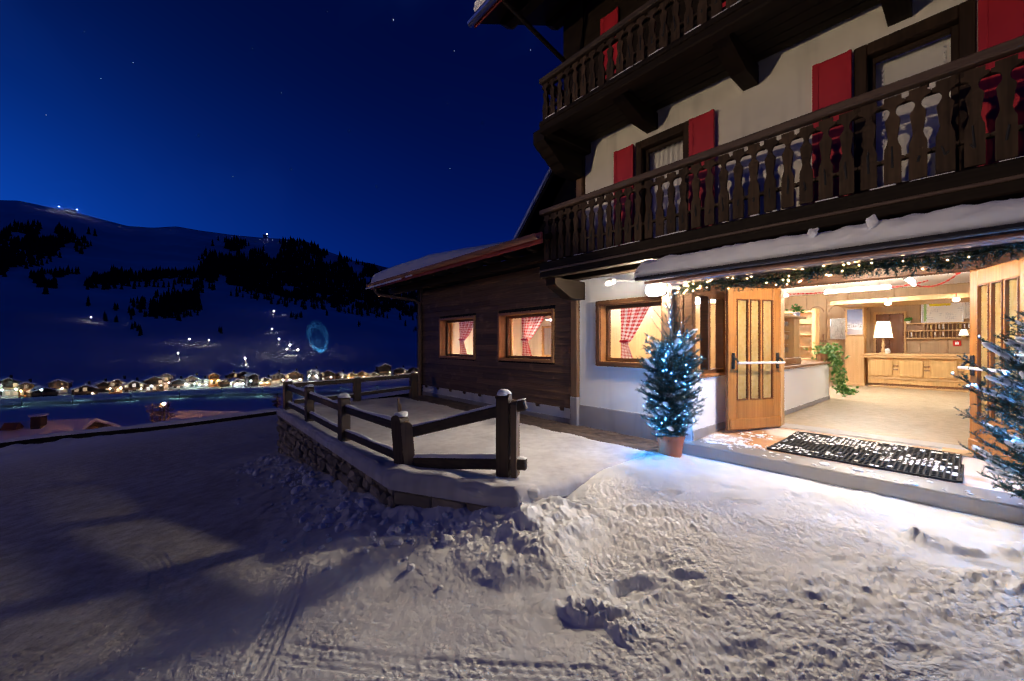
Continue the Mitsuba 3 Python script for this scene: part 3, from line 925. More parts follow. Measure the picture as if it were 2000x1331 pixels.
def balcony(name, xl, xr, y, z_floor, zb, zt, z_beam, pitch, x_first, rail_dark=False, seed=1):
    k = put(name, MB().box(xl, xr, y + .03, WY - .002, z_floor - .1, z_floor - .02), 'beam_y', parent=H)
    zs = np.array([0, .19, .193, .217, .22, .26, .297, .315, .33, .35, .37, .41, .45, .49, .53, .545, .56, .57, .58, .60, .62, .63, .64, .65, .656, .66, .687, .69, .73])
    s = (zt - zb) / .73
    hw = np.array([slot_half(v) for v in zs])
    zz = zb + zs * s
    r = rng(seed)
    x = x_first
    knots = MB()
    while x < xr:
        if x + pitch > xl:
            l, rr = x + hw, x + pitch - hw
            poly = sg.Polygon(list(zip(rr, zz)) + list(zip(l[::-1], zz[::-1])))
            yo = r.uniform(-.003, .003)
            put('plank', MB().prism(poly, y - .012 + yo, y + .012 + yo, 'y'), 'plank' if r.uniform() < .6 else 'plank_pale', parent=k)
            for _ in range(2):
                knots.tube([(x + pitch * .5 + r.uniform(-.02, .02), y - .0145 + yo, zb + .12 + r.uniform(-.03, .2)), (x + pitch * .5, y - .008 + yo, zb + .13)], [.006, .009], 6)
        x += pitch
    put('nail', knots, 'black_rubber', parent=k, kind='stuff')
    put('handrail', MB().box(xl - .03, xr, y - .05, y + .05, zt + .025, zt + .10, .012), 'handrail' if not rail_dark else 'rail_wood', parent=k)
    put('cross_bar', MB().box(xl, xr, y + .0165, y + .05, zb + .66 * s, zb + .687 * s).box(xl, xr, y + .0165, y + .05, zb + .193 * s, zb + .217 * s), 'beam', parent=k)
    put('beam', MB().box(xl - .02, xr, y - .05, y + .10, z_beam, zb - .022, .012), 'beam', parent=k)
    put('moulding', MB().box(xl, xr, y - .072, y - .0515, z_beam + .09, z_beam + .12, .006), 'handrail' if not rail_dark else 'beam', parent=k)
    sl_ = MB()
    for _ in range(60):
        xx = r.uniform(xl, xr - .2)
        sl_.box(xx, xx + r.uniform(.02, .2), y - .044, y - .02, zb - .0215, zb - .021 + r.uniform(.003, .012), .002)
    put('snow_trace', sl_, 'snow', parent=k, kind='stuff')
    for xx in np.arange(xl + .5, xr, .62):
        if not (D4[0] < xx < D4[0] + .0):
            put('baluster_block', box(xx, xx + .05, y - .01, y + .04, zt + .001, zt + .024), 'beam', parent=k)
    # boards of the underside and a joist halfway to the wall
    yy = y + .11
    while yy < WY - .05:
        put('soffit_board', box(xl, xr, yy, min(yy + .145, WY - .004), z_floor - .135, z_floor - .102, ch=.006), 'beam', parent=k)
        yy += .15
    # the return at the left end
    n = int((WY - y) / pitch)
    for i in range(n):
        yy = y + .03 + i * pitch
        poly = sg.Polygon(list(zip(yy + pitch - hw, zz)) + list(zip((yy + hw)[::-1], zz[::-1])))
        put('plank', MB().prism(poly, xl - .012, xl + .012, 'x'), 'plank', parent=k)
    put('handrail', MB().box(xl - .05, xl + .05, y + .0505, WY, zt + .025, zt + .10, .012), 'rail_wood', parent=k)
    put('beam', MB().box(xl - .05, xl + .1, y + .101, WY, z_beam, zb - .022, .012), 'beam_y', parent=k)
    return k


balcony('balcony', -4.52, 3.2, 4.5, 2.73, 2.715, 3.43, 2.45, .1465, -4.52 + .036, seed=1)
balcony('balcony', -4.27, 3.2, 4.25, 4.86, 4.765, 5.29, 4.57, .1445, -4.27 + .0, True, seed=2)
put('joist', MB().box(-4.4, 3.2, 4.86, 5.02, 2.43, 2.59, .01), 'beam', parent=H)


def corbel(xr, w, y0, y1, z0, z1, steps=3):
    P = [(y1, z1), (y0, z1)]
    for i in range(steps):
        t0, t1 = i / steps, (i + 1) / steps
        zz = z1 - (z1 - z0) * (.35 + .65 * t1)
        P += [(y0 + (y1 - y0) * .55 * t0, z1 - (z1 - z0) * (.35 + .65 * t0)), (y0 + (y1 - y0) * .55 * (t0 * .4 + t1 * .6), zz + .02)]
    P += [(y0 + (y1 - y0) * .55, z0), (y1, z0)]
    put('corbel', MB().prism(sg.Polygon(P).buffer(0), xr - w, xr, 'x'), 'beam_y', parent=H)


corbel(-4.24, .2, 4.5, WY - .08, 2.14, 2.43)
for x in (-2.98, -1.69, -.40, .89, 2.2):
    corbel(x, .17, 4.42, WY - .001, 4.485, 4.715)
corbel(-4.30, .24, 4.32, WY - .06, 4.2, 4.72, 4)
for x in (-.4, 1.4):
    corbel(x, .18, 4.6, WY - .001, 2.2, 2.43)

# roof: eaves along the front, the verge towering over the left corner
EY, EZ, XL = 3.8, 6.66, -5.35


def roof_z(y):
    return EZ + .5 * (y - EY)


_rm = MB()
for (a, b, t0, t1) in ((XL, 4.2, 0, .1),):
    _rm.prism([(EY, roof_z(EY) + .0), (EY, roof_z(EY) + .11), (12, roof_z(12) + .11), (12, roof_z(12))], a, b, 'x')
rf = put('roof', _rm, 'beam_y', parent=H)
put('eaves_board', box(XL - .02, 4.2, EY - .03, EY - .001, EZ - .07, EZ + .2, ch=.006), 'trim_red', parent=rf)
_gt = MB()
_gt.tube([(XL - .05, EY - .09, EZ - .02), (4.2, EY - .09, EZ - .02)], .06, 10)
put('gutter', _gt, 'mirror_alu', parent=rf)
put('snow', MB().prism([(EY - .05, roof_z(EY) + .2), (EY - .04, roof_z(EY) + .32), (EY + .1, roof_z(EY) + .42), (12, roof_z(12) + .4), (12, roof_z(12) + .12), (EY, roof_z(EY) + .12)], XL, 4.2, 'x'), 'snow', parent=rf)
for yy in (4.3, 5.4):
    put('purlin', MB().prism([(XL + .1, roof_z(yy) - .02), (XL + .1, roof_z(yy) - .1), (XL + .25, roof_z(yy) - .2), (XL + .25 + .9, roof_z(yy) - .2), (XL + .25 + .9, roof_z(yy) - .02)], yy - .08, yy + .08, 'y'), 'beam', parent=rf)
for xx in np.arange(-4.2, 4, .9):
    put('rafter', MB().prism([(EY + .05, roof_z(EY + .05) - .015), (EY + .05, roof_z(EY + .05) - .1), (5.3, roof_z(5.3) - .16), (5.3, roof_z(5.3) - .015)], xx, xx + .12, 'x'), 'beam_y', parent=rf)
put('downpipe', MB().tube([(-4.62, EY - .02, EZ - .1), (-4.55, 4.3, 6.35), (-4.47, 5.0, 6.1), (-4.45, 5.2, 5.95), (-4.45, 5.2, 4.9)], .035, 8), 'beam_y', parent=rf)

# annex roof: gutter along the eaves, snow on the copper edge, falling towards us
AY, AZ = 4.3, 3.0


def az(y):
    return AZ + .30 * (y - AY)


ar = put('annex_roof', MB().prism([(AY + .02, az(AY)), (AY + .02, az(AY) + .08), (11, az(11) + .08), (11, az(11))], -11.2, -4.3, 'x'), 'beam_y', parent=H)
put('eaves_board', MB().box(-11.2, -4.32, AY - .012, AY + .019, AZ - .05, AZ + .12, .004), 'trim_red', parent=ar)
_gt = MB()
_an = np.linspace(PI, 2 * PI, 9)
_pr = [(AY - .075 + .07 * math.cos(a), AZ + .075 + .075 * math.sin(a)) for a in _an] + [(AY - .075 + .06 * math.cos(a), AZ + .075 + .065 * math.sin(a)) for a in _an[::-1]]
_gt.prism(_pr, -11.22, -4.34, 'x')
put('gutter', _gt, 'gutter_copper', parent=ar)
_lip = MB().tube([(-11.2, AY - .15, AZ + .02), (-6.2, AY - .15, AZ + .02)], .012, 6)
put('gutter_ice', MB().box(-11.2, -8.9, AY - .155, AY - .146, AZ - .055, AZ - .012, .004).box(-8.7, -8.35, AY - .155, AY - .146, AZ - .045, AZ - .012, .004).box(-10.9, -10.7, AY - .155, AY - .146, AZ - .06, AZ - .0, .004), 'white_paint', parent=ar)  # white strips standing for the lamp glint on the gutter
_xs = np.linspace(-11.15, -5.3, 90)
_ys = np.linspace(0, 1, 16)
_XX, _TT = np.meshgrid(_xs, _ys)
_th_ = .30 * np.clip((-5.0 - _XX) / 3.2, 0.12, 1) * np.sqrt(np.clip((_XX + 11.2) / .16, 0, 1))
_yy = AY - .03 + 3.5 * _TT ** 1.8
_ed = np.clip(_TT / .22, 0, 1)
_zz2 = az(_yy) + .11 + _th_ * np.sqrt(np.clip(1 - (1 - _ed) ** 2, 0, 1)) * (.85 + .3 * n2(_XX, _yy, 1.1, 91, 3))
_yy = _yy + .04 * (n2(_XX, _TT, 1.5, 92, 3) - .5)
_sn = grid_mesh(np.stack([_XX, _yy, _zz2], -1))
_sn.faces = _sn.faces[:, ::-1]
put('snow', _sn, 'snow', parent=ar, smooth=True)
for xx in np.arange(-11.0, -4.7, .62):
    put('rafter', MB().prism([(AY + .12, az(AY + .12) - .015), (AY + .12, az(AY + .12) - .09), (AY + .25, az(AY + .25) - .15), (WY, az(WY) - .16), (WY, az(WY) - .015)], xx, xx + .1, 'x'), 'beam_y', parent=ar)
for zz, yy in ((2.86, 4.85), ):
    put('purlin', MB().prism([(-11.1, zz + .12), (-11.1, zz + .06), (-10.95, zz - .03), (-4.6, zz - .03), (-4.6, zz + .12)], yy - .07, yy + .07, 'y'), 'beam', parent=ar)
put('downpipe', MB().tube([(-10.72, AY - .08, AZ + .0), (-10.72, AY - .06, AZ - .14), (-10.66, AY, AZ - .24), (-10.1, 5.1, 2.62), (-10.0, 5.2, 2.52), (-9.99, 5.2, 2.38), (-9.99, 5.2, -.1)], .042, 10), 'pipe_brown', parent=ar)
# a steep gabled piece of roof behind the balcony's left end
gb = put('side_roof', MB().prism([(-7.3, 3.82), (-5.62, 5.6), (-5.62, 5.48), (-7.22, 3.76)], 6.3, 9.5, 'y'), 'beam_y', parent=H)
put('snow', MB().prism([(-7.36, 3.84), (-5.64, 5.68), (-5.62, 5.61), (-7.28, 3.83)], 6.24, 9.4, 'y'), 'snow', parent=gb)
put('gable_wall', MB().prism([(-7.1, 3.6), (-5.6, 5.3), (-4.76, 5.3), (-4.76, 3.6)], 6.55, 6.7, 'y'), 'beam', parent=gb)

# entrance: pillar, side wall, lintel, vestibule, double door
put('pillar', MB().box(-2.82, -2.665, 5.1, WY + .28, -.05, 2.3, .012), 'corner_wood', parent=H)
put('pillar', MB().box(-2.662, -2.53, 5.14, WY + .2, -.05, 2.3, .01), 'frame_wood', parent=H)
SX = -2.42
put('side_parapet', box(-2.55, SX, 5.16, 6.75, -.1, .95), 'wall_white', parent=H)
put('skirting', MB().box(SX + .001, SX + .014, 5.16, 6.75, .1, .27, .004), 'plinth_grey', parent=H)
put('side_sill', MB().box(-2.60, SX + .05, 5.15, 6.75, .951, 1.0, .01), 'frame_warm', parent=H)
sw = put('side_window', MB().box(-2.53, SX + .01, 5.145, 5.215, 1.0, 2.12, .008).box(-2.53, SX + .01, 5.62, 5.69, 1.0, 2.12, .008).box(-2.53, SX + .01, 6.12, 6.19, 1.0, 2.12, .008).box(-2.53, SX + .01, 6.68, 6.75, 1.0, 2.12, .008)
         .box(-2.53, SX + .012, 5.215, 6.68, 2.06, 2.12).box(-2.53, SX + .012, 5.215, 6.68, 1.0, 1.05), 'frame_wood', parent=H)
for a, b in ((5.215, 5.62), (5.69, 6.12), (6.19, 6.68)):
    put('pane', (np.array([[-2.47, a, 1.05], [-2.47, b, 1.05], [-2.47, b, 2.06], [-2.47, a, 2.06]]), np.array([[0, 1, 2], [0, 2, 3]])), 'pane_glass', parent=sw)
put('side_header', box(-2.55, SX, 5.16, 6.75, 2.121, 2.5), 'frame_wood', parent=H)
put('right_wall', MB().box(.55, .7, 5.15, 6.75, -.1, 2.5), 'plaster', parent=H)
put('right_wall', box(.7, 4.2, WY, WY + .28, -.1, 2.72), 'plaster', parent=H)
put('fascia', box(-2.66, .7, 5.06, 5.2, 2.16, 2.52, ch=.008), 'frame_wood', parent=H)
put('vestibule_ceiling', box(-2.55, .7, 5.2, 6.8, 2.5, 2.6), 'white_paint', parent=H)
DY = 6.75
put('door_header', MB().box(-2.42, .55, DY, DY + .14, 2.225, 2.5, .01), 'frame_wood', parent=H)
put('door_jamb', box(-2.42, -1.915, DY, DY + .14, .18, 2.225, ch=.006), 'door_wood', parent=H)
put('door_jamb', box(-1.912, -1.862, DY - .015, DY + .155, .18, 2.225, ch=.008), 'interior_wood', parent=H)
put('door_jamb', box(-.06, .55, DY, DY + .14, .18, 2.225, ch=.006), 'door_wood', parent=H)
put('threshold', MB().prism([(DY - .06, .17), (DY - .06, .19), (DY - .02, .215), (DY + .24, .22), (DY + .24, .1), (DY - .06, .1)], -1.95, .02, 'x'), 'threshold_stone', parent=H)


def porch_z(y):
    return .13 + .07 * (y - 5.05) / 1.7


put('porch_floor', MB().prism([(5.36, porch_z(5.36)), (DY + .1, porch_z(DY + .1)), (DY + .1, -.2), (5.36, -.2)], -2.56, 3.2, 'x'), 'porch_tile', parent=H)
_st = MB()
_st.prism([(5.04, .004), (5.04, .118), (5.052, .132), (5.36, porch_z(5.36) + .004), (5.36, -.2), (5.06, -.2)], -2.56, 3.2, 'x')
put('step_plate', _st, 'tread_plate', parent=H, label='ribbed metal tread plate on the entrance step')


def leaf(hx, hy, ang, sgn, width):
    """A door leaf hinged at (hx, hy); local x runs from the hinge to the free edge, local y is its thickness."""
    M = rotz(ang, (hx, hy, 0))
    z0, z1 = .205, 2.2
    th = .055
    st = .145
    gx = np.linspace(st, width - st, 4)
    bar = .035

    def part(name, m, mat, parent):
        m.move(M)
        return put(name, m, mat, parent=parent)
    k = part('door_leaf', MB().box(0, st, 0, th, z0, z1, .006).box(width - st, width, 0, th, z0, z1, .006).box(st, width - st, 0, th, z0, .62, .006).box(st, width - st, 0, th, 2.035, z1, .006)
             .box(gx[1] - bar / 2, gx[1] + bar / 2, 0, th, .62, 2.035, .005).box(gx[2] - bar / 2, gx[2] + bar / 2, 0, th, .62, 2.035, .005), 'door_wood', H)
    for i in range(3):
        a, b = gx[i] + (bar / 2 if i else 0), gx[i + 1] - (bar / 2 if i < 2 else 0)
        part('pane', MB().box(a, b, th * .42, th * .58, .62, 2.035), 'amber_glass', k)
        part('bead', MB().box(a, a + .014, -.008, th + .008, .62, 2.035, .003).box(b - .014, b, -.008, th + .008, .62, 2.035, .003).box(a + .014, b - .014, -.008, th + .008, .62, .634, .003).box(a + .014, b - .014, -.008, th + .008, 2.021, 2.035, .003), 'door_dark', k)
    y0, y1 = (th, th + .022) if sgn > 0 else (-.022, 0)
    part('weather_board', MB().box(.02, width - .02, y0 + (.0005 if sgn > 0 else 0), y1 - (0 if sgn > 0 else .0005), z0 + .02, z0 + .16, .008), 'door_wood', k)
    part('edge', MB().box(width + .0005, width + .004, .01, th - .01, z0, z1), 'door_dark', k)
    s = 1 if sgn > 0 else -1
    f = th if sgn > 0 else 0
    zc = 1.15
    for xx in (.075, width - .075):
        part('bar_bracket', MB().beam((xx, f + s * .012, zc - .09), (xx, f + s * .012, zc + .13), .024, .045, .008, up=(1, 0, 0)).tube([(xx, f + s * .02, zc + .06), (xx, f + s * .06, zc + .05), (xx, f + s * .10, zc)], .014, 8), 'black_rubber', k)
    part('push_bar', MB().tube([(.06, f + s * .105, zc - .005), (width - .06, f + s * .105, zc - .005)], .017, 12), 'white_paint', k)
    return k


lw = math.hypot(-2.29 + 1.9, 5.87 - 6.72)
leaf(-1.9, 6.72, math.degrees(math.atan2(5.87 - 6.72, -2.29 + 1.9)), 1, lw)
leaf(-.06, 6.72, math.degrees(math.atan2(5.87 - 6.72, .36)), -1, lw)

# inside: one shell for lobby and dining room
put('lobby_floor', box(-5.1, 4.0, DY + .2, 16.0, .0, .215), 'lobby_lino', parent=H)
put('lobby_ceiling', box(-5.2, 4.0, DY + .15, 16.2, 3.02, 3.15), 'ceiling_white', parent=H)
put('lobby_right_wall', box(4.0, 4.2, DY, 16.2, 0, 3.1), 'wall_white', parent=H)
put('lobby_front_wall', box(.55, 4.0, DY, DY + .14, 0, 3.1), 'plaster', parent=H)
put('lobby_front_wall', box(-2.54, .55, DY + .001, DY + .139, 2.5, 3.02), 'plaster', parent=H, label='white strip of wall above the lobby door')
put('lobby_front_wall', box(-2.54, -2.43, DY, DY + .14, 0, 2.5), 'plaster', parent=H)
bw = put('panelled_wall', box(-5.2, 4.0, 15.82, 16.1, 0, 3.02), 'panelling', parent=H)
_r = rng(31)
x = -5.2
while x < 4:
    w = .52
    put('panel', box(x + .006, min(x + w - .006, 4), 15.79, 15.819, .22, 3.0, ch=.006), 'panelling', parent=bw)
    if -4.8 < x < -2.4:
        a = np.linspace(0, PI, 17)
        put('arch_moulding', MB().tube([(x + .26 + .19 * math.cos(t), 15.785, 2.42 + .19 * math.sin(t)) for t in a], .012, 6), 'rack_wood', parent=bw)
    x += w
put('partition', box(-5.24, -5.1, 5.56, 15.8, 0, 3.02), 'interior_wood', parent=H)
put('dining_floor', box(-10.05, -2.56, 5.52, 9.6, .02, .2), 'interior_x', parent=H)
put('dining_ceiling', box(-10.05, -2.56, 5.52, 9.6, 2.42, 2.5), 'interior_x', parent=H)
put('dining_back_wall', box(-10.05, -5.24, 9.4, 9.6, .1, 2.5), 'plaster_lamp_cream', parent=H)
put('dining_left_wall', box(-10.06, -10.0, 5.52, 9.6, .1, 2.5), 'plaster_lamp_cream', parent=H)
for xx in (-9.4, -8.0, -6.6):
    k = put('inner_window', MB().box(xx, xx + .06, 9.33, 9.399, 1.0, 2.0).box(xx + .84, xx + .9, 9.33, 9.399, 1.0, 2.0).box(xx + .06, xx + .84, 9.33, 9.399, 1.94, 2.0).box(xx + .06, xx + .84, 9.33, 9.399, 1.0, 1.06).box(xx + .43, xx + .47, 9.34, 9.399, 1.06, 1.94), 'interior_wood', parent=H)
    put('pane', box(xx + .06, xx + .84, 9.385, 9.398, 1.06, 1.94), 'plinth_grey', parent=k)
put('wainscot', MB().box(-10.0, -5.24, 9.36, 9.399, .2, 1.0, .005), 'interior_wood', parent=H)
# light wood lining inside the annex windows
for w in (W1, W2, W3):
    put('inner_sill', MB().box(w[0] + .04, w[1] - .04, WY + .221, WY + .6, w[2] - .03, w[2] + .02, .005), 'white_paint', parent=H)
    put('inner_lining', MB().box(w[0] - .12, w[0] + .03, WY + .285, WY + .32, w[2], w[3] + .1).box(w[1] - .03, w[1] + .12, WY + .285, WY + .32, w[2], w[3] + .1).box(w[0] - .12, w[1] + .12, WY + .285, WY + .32, w[3] + .1, w[3] + .2), 'interior_wood', parent=H)


# ---------------------------------------------------------------- canopy over the entrance, garland, lamps
aw = thing('entrance_canopy', 'snow laden metal awning over the lit hotel entrance', 'awning')
AX0, AX1 = -2.70, 3.2
put('front_bar', MB().box(AX0, AX1, 4.25, 4.33, 2.165, 2.205, .01), 'bar_dark', parent=aw)
put('sheet', MB().prism([(4.26, 2.256), (4.26, 2.275), (5.28, 2.40), (5.28, 2.38)], AX0, AX1, 'x'), 'alu_dark', parent=aw)
for yy, zz, h, mat in ((4.42, 2.15, .03, 'gutter_copper'), (4.52, 2.17, .075, 'alu_dark'), (4.66, 2.19, .022, 'mirror_alu'), (4.78, 2.2, .07, 'alu_dark'), (4.92, 2.235, .022, 'gutter_copper'), (5.02, 2.2, .05, 'alu_dark')):
    put('rail', MB().box(AX0 + .05, AX1, yy - .035, yy + .035, zz - h / 2, zz + h / 2, .006), mat, parent=aw)
for xx in (-1.75, -.85, .05, .95, 1.9):
    put('arm', MB().prism([(4.3, 2.17), (5.28, 2.22), (5.28, 2.30), (4.3, 2.235)], xx, xx + .05, 'x'), 'alu_dark', parent=aw)
_s = np.arange(AX0 - .03, AX1, .035)
_a = np.linspace(0, 1, 26)
_ss, _aa = np.meshgrid(_s, _a)
_ph = _aa * PI * .62
_nl = n2(_ss, _aa, 1.4, 101, 3) - .5
_nf = n2(_ss, _aa * 1.1, 7, 102, 3) - .5
_end = np.sqrt(np.clip((_ss - AX0 + .03) / .12, 0.02, 1))
_rad = (.112 + .02 * _nl + .022 * _nf + .014 * (n2(_ss, _aa, 16, 103, 2) - .5)) * (.35 + .65 * _end)
_yy = np.where(_aa < .55, 4.335 - 1.05 * _rad * np.sin(np.clip(_aa / .55, 0, 1) * PI * .5 + 0) * (1 - .45 * np.clip(_aa / .55, 0, 1) ** 3), 4.335 - 1.05 * _rad * .55 + (_aa - .55) / .45 * 1.0)
_zz = 2.19 + np.where(_aa < .55, _rad * 1.75 * (1 - np.cos(np.clip(_aa / .55, 0, 1) * PI * .5)), _rad * 1.75 + (_aa - .55) * .18) + .012 * _nf
_sn = grid_mesh(np.stack([_ss, _yy, _zz], -1))
_sn.faces = _sn.faces[:, ::-1]
put('snow', _sn, 'snow', parent=aw, smooth=True)
_sl = MB()
_sl.ico((-.93, 4.24, 2.37), (.04, .025, .035), 2, 1, 1.2, 3).ico((-.55, 4.24, 2.385), (.035, .025, .05), 2, 1, 1.2, 5)
put('snow_lump', _sl, 'snow', parent=aw, smooth=True, kind='stuff')


def needle_tuft(out, base, axis, length, n, nl, r, wid=.085):
    """n slender needles round a twig; three vertices each."""
    base, axis = np.asarray(base, float), np.asarray(axis, float)
    axis = axis / (np.linalg.norm(axis) + 1e-9)
    t = r.uniform(0, 1, n)
    p = base + axis * (t * length)[:, None]
    q = r.normal(size=(n, 3))
    q -= (q @ axis)[:, None] * axis
    q /= np.linalg.norm(q, axis=1, keepdims=True) + 1e-9
    d = q * .8 + axis * r.uniform(.35, 1.0, n)[:, None]
    d /= np.linalg.norm(d, axis=1, keepdims=True)
    w = np.cross(d, r.normal(size=(n, 3)))
    w /= np.linalg.norm(w, axis=1, keepdims=True) + 1e-9
    L = nl * r.uniform(.7, 1.2, n)[:, None]
    wd = nl * wid
    v = np.stack([p - w * wd, p + w * wd, p + d * L], 1).reshape(-1, 3)
    out.append(v)


def tri_mesh(vs):
    v = np.vstack(vs)
    return trimesh.Trimesh(v, np.arange(len(v)).reshape(-1, 3), process=False)


# pine garland along the fascia with warm fairy lights
_r = rng(40)
gl = thing('pine_garland', 'dark green pine garland draped along the top of the entrance', 'garland')
_ndl, _gx = [], np.arange(-2.5, 2.6, .012)
_gz = 2.135 + .022 * np.sin(_gx * 5.1) + .018 * np.sin(_gx * 11 + 1) - .02 * (np.abs(((_gx + 2.5) % .55) / .55 - .5) * 2 < .4)
_core = MB().tube(np.stack([_gx[::6], np.full(len(_gx[::6]), 5.0), _gz[::6]], 1), .018, 6)
put('cord', _core, 'wire_dark', parent=gl)
for x, z in zip(_gx, _gz):
    for _ in range(3):
        a = _r.uniform(0, 2 * PI)
        d = np.array([_r.normal(0, .5), .8 * math.cos(a), math.sin(a)])
        needle_tuft(_ndl, (x, 5.0, z), d, _r.uniform(.05, .115), 20, .04, _r)
put('needles', tri_mesh(_ndl), 'garland_needle', parent=gl, kind='stuff')
fl = thing('warm_light_string', 'string of warm white fairy lights wound through the pine garland', 'fairy lights')
_b, _w = MB(), []
for i in range(96):
    x = _r.uniform(-2.5, -2.2) if i < 26 else _r.uniform(-2.2, 2.4)
    a = _r.uniform(.6, 2.6)
    p = (x, 5.0 - .085 * math.sin(a) - .01, np.interp(x, _gx, _gz) + .085 * math.cos(a) * 1.0 - .01)
    _b.ico(p, .0065, 1)
    _w.append(p)
put('bulbs', _b, 'white_paint', parent=fl, kind='stuff', light=((70, 42, 16), .35))
_w.sort()
put('wire', MB().tube(_w, .0022, 4), 'wire_dark', parent=fl)
put('wire', MB().tube([(-2.52, 5.02, 2.12), (-2.535, 5.03, 1.95), (-2.54, 5.05, 1.6), (-2.545, 5.06, 1.2)], .004, 5), 'wire_dark', parent=fl)

# bulkhead lamp, small floodlight and junction box on the wall by the canopy's end
wl = thing('oval_wall_lamp', 'glowing oval bulkhead lamp on the wall under the canopy end', 'lamp')


def oval(cx, cz, a, b, n=28):
    t = np.arange(n) * 2 * PI / n
    e = 2 / 3.2
    return sg.Polygon(np.stack([cx + a * np.sign(np.cos(t)) * np.abs(np.cos(t)) ** e, cz + b * np.sign(np.sin(t)) * np.abs(np.sin(t)) ** e], 1))


OX, OY, OZ = -2.885, 5.075, 2.15
put('back_plate', MB().prism(oval(OX, OZ, .145, .088), OY, OY + .022, 'y').box(OX + .05, OX + .16, OY + .0225, OY + .06, OZ - .03, OZ + .03), 'grey_plastic', parent=wl)
_n = 24
_t = np.arange(_n) * 2 * PI / _n
_e = 2 / 3.0
_rings = []
for q, y in ((1.0, 0), (1.0, -.03), (.93, -.055), (.75, -.072), (.4, -.08), (.02, -.082)):
    _rings.append(np.stack([OX + .13 * q * np.sign(np.cos(_t)) * np.abs(np.cos(_t)) ** _e, np.full(_n, OY - .001 + y), OZ + .075 * q * np.sign(np.sin(_t)) * np.abs(np.sin(_t)) ** _e], 1))
_g = grid_mesh(np.array([np.vstack([q, q[:1]]) for q in _rings]))
_g.faces = _g.faces[:, ::-1]
put('diffuser', _g, 'white_paint', parent=wl, smooth=True, light=((820, 675, 465), 2.8))
fd = thing('floodlight', 'small white floodlight on a bracket left of the oval wall lamp', 'lamp')
put('housing', MB().box(-3.72, -3.57, WY - .25, WY - .15, 2.31, 2.40, .02), 'white_paint', parent=fd)
put('bracket', MB().beam((-3.62, WY - .2, 2.36), (-3.3, WY - .06, 2.345), .022, .022).beam((-3.3, WY - .06, 2.345), (-2.72, WY - .02, 2.31), .018, .018), 'grey_plastic', parent=fd)
put('lens', MB().ico((-3.66, WY - .235, 2.325), (.05, .04, .03), 2), 'white_paint', parent=fd, light=((30, 26, 20), .3))
jb = put('junction_box', MB().box(-2.66, -2.54, 5.04, 5.10, 2.13, 2.24, .01), 'white_paint')
tag(jb, 'white junction box at the left end of the pine garland', 'box')
# ceiling light in the porch and the strip lights of the lobby
cl = thing('porch_ceiling_light', 'round ceiling light in the porch above the double door', 'lamp')
put('base', MB().lathe([(0, 2.499), (.15, 2.499), (.15, 2.47), (.01, 2.47)], (-.95, 5.75, 0), 24), 'white_paint', parent=cl)
put('globe', MB().lathe([(.001, 2.40), (.06, 2.41), (.11, 2.435), (.13, 2.469), (.001, 2.4695)], (-.95, 5.75, 0), 24), 'white_paint', parent=cl, smooth=40, light=((520, 418, 285), 3.5))


ORD = ['leftmost', 'second from the left', 'third from the left', 'fourth from the left', 'fifth from the left', 'middle', 'fifth from the right', 'fourth from the right', 'third from the right', 'second from the right', 'rightmost']
ORD6 = ['leftmost', 'second from the left', 'third from the left', 'third from the right', 'second from the right', 'rightmost']


def strip_light(p0, p1, label, w, L=(190, 188, 172)):
    k = thing('fluorescent_light', label, 'lamp', 'strip lights on the lobby ceiling')
    p0, p1 = np.array(p0, float), np.array(p1, float)
    put('tube', MB().tube([p0 + (p1 - p0) * t for t in (0, .5, 1)], .03, 10), 'white_paint', parent=k, light=(L, w))
    put('housing', MB().beam(p0 + [0, 0, .065], p1 + [0, 0, .065], .09, .05, .008), 'white_paint', parent=k)
    u = (p1 - p0) / np.linalg.norm(p1 - p0)
    put('end_cap', MB().beam(p0 - u * .03, p0, .07, .08, .005).beam(p1, p1 + u * .03, .07, .08, .005), 'white_paint', parent=k)
    for t in (.15, .85):
        q = p0 + (p1 - p0) * t
        put('hanger', MB().beam(q + [0, 0, .09], [q[0], q[1], 3.02], .012, .012, up=(1, 0, 0)), 'steel', parent=k)


strip_light((-2.5, 12.5, 2.7), (-1.3, 12.5, 2.7), 'long strip light in the middle of the lobby ceiling', 1.6)
strip_light((-4.6, 12.5, 2.7), (-3.3, 12.5, 2.7), 'strip light cut off by the left door jamb', 1.6)
strip_light((-.92, 10.9, 2.7), (-.9, 12.2, 2.7), 'strip light hanging end on towards the doorway', 1.6)
strip_light((-4.6, 7.4, 2.36), (-3.4, 7.4, 2.36), 'strip light seen through the white framed dining window', 1.0)
strip_light((-4.7, 9.2, 2.36), (-3.5, 9.2, 2.36), 'second strip light behind the checked curtain window', .8)

# red tinsel slung along the strip lights
tg = thing('tinsel_garland', 'red tinsel garland slung between the lobby ceiling lights', 'garland')
for a, b, sag in (((-3.3, 12.45, 2.74), (-2.5, 12.45, 2.70), .01), ((-1.3, 12.45, 2.70), (-.7, 12.45, 2.78), .02), ((-.9, 12.6, 2.72), (-.28, 12.9, 2.93), .13)):
    t = np.linspace(0, 1, 40)
    p = np.array(a) + (np.array(b) - np.array(a)) * t[:, None]
    p[:, 2] -= 4 * sag * t * (1 - t)
    put('strand', MB().tube(p, .013 + .005 * np.sin(t * 190), 7), 'red_plastic', parent=tg, smooth=True)
for p, r in (((-.28, 12.9, 2.97), .05), ((-.95, 12.6, 2.84), .035)):
    put('bow', MB().ico(p, (r, r, r * 1.3), 1), 'red_plastic', parent=tg)

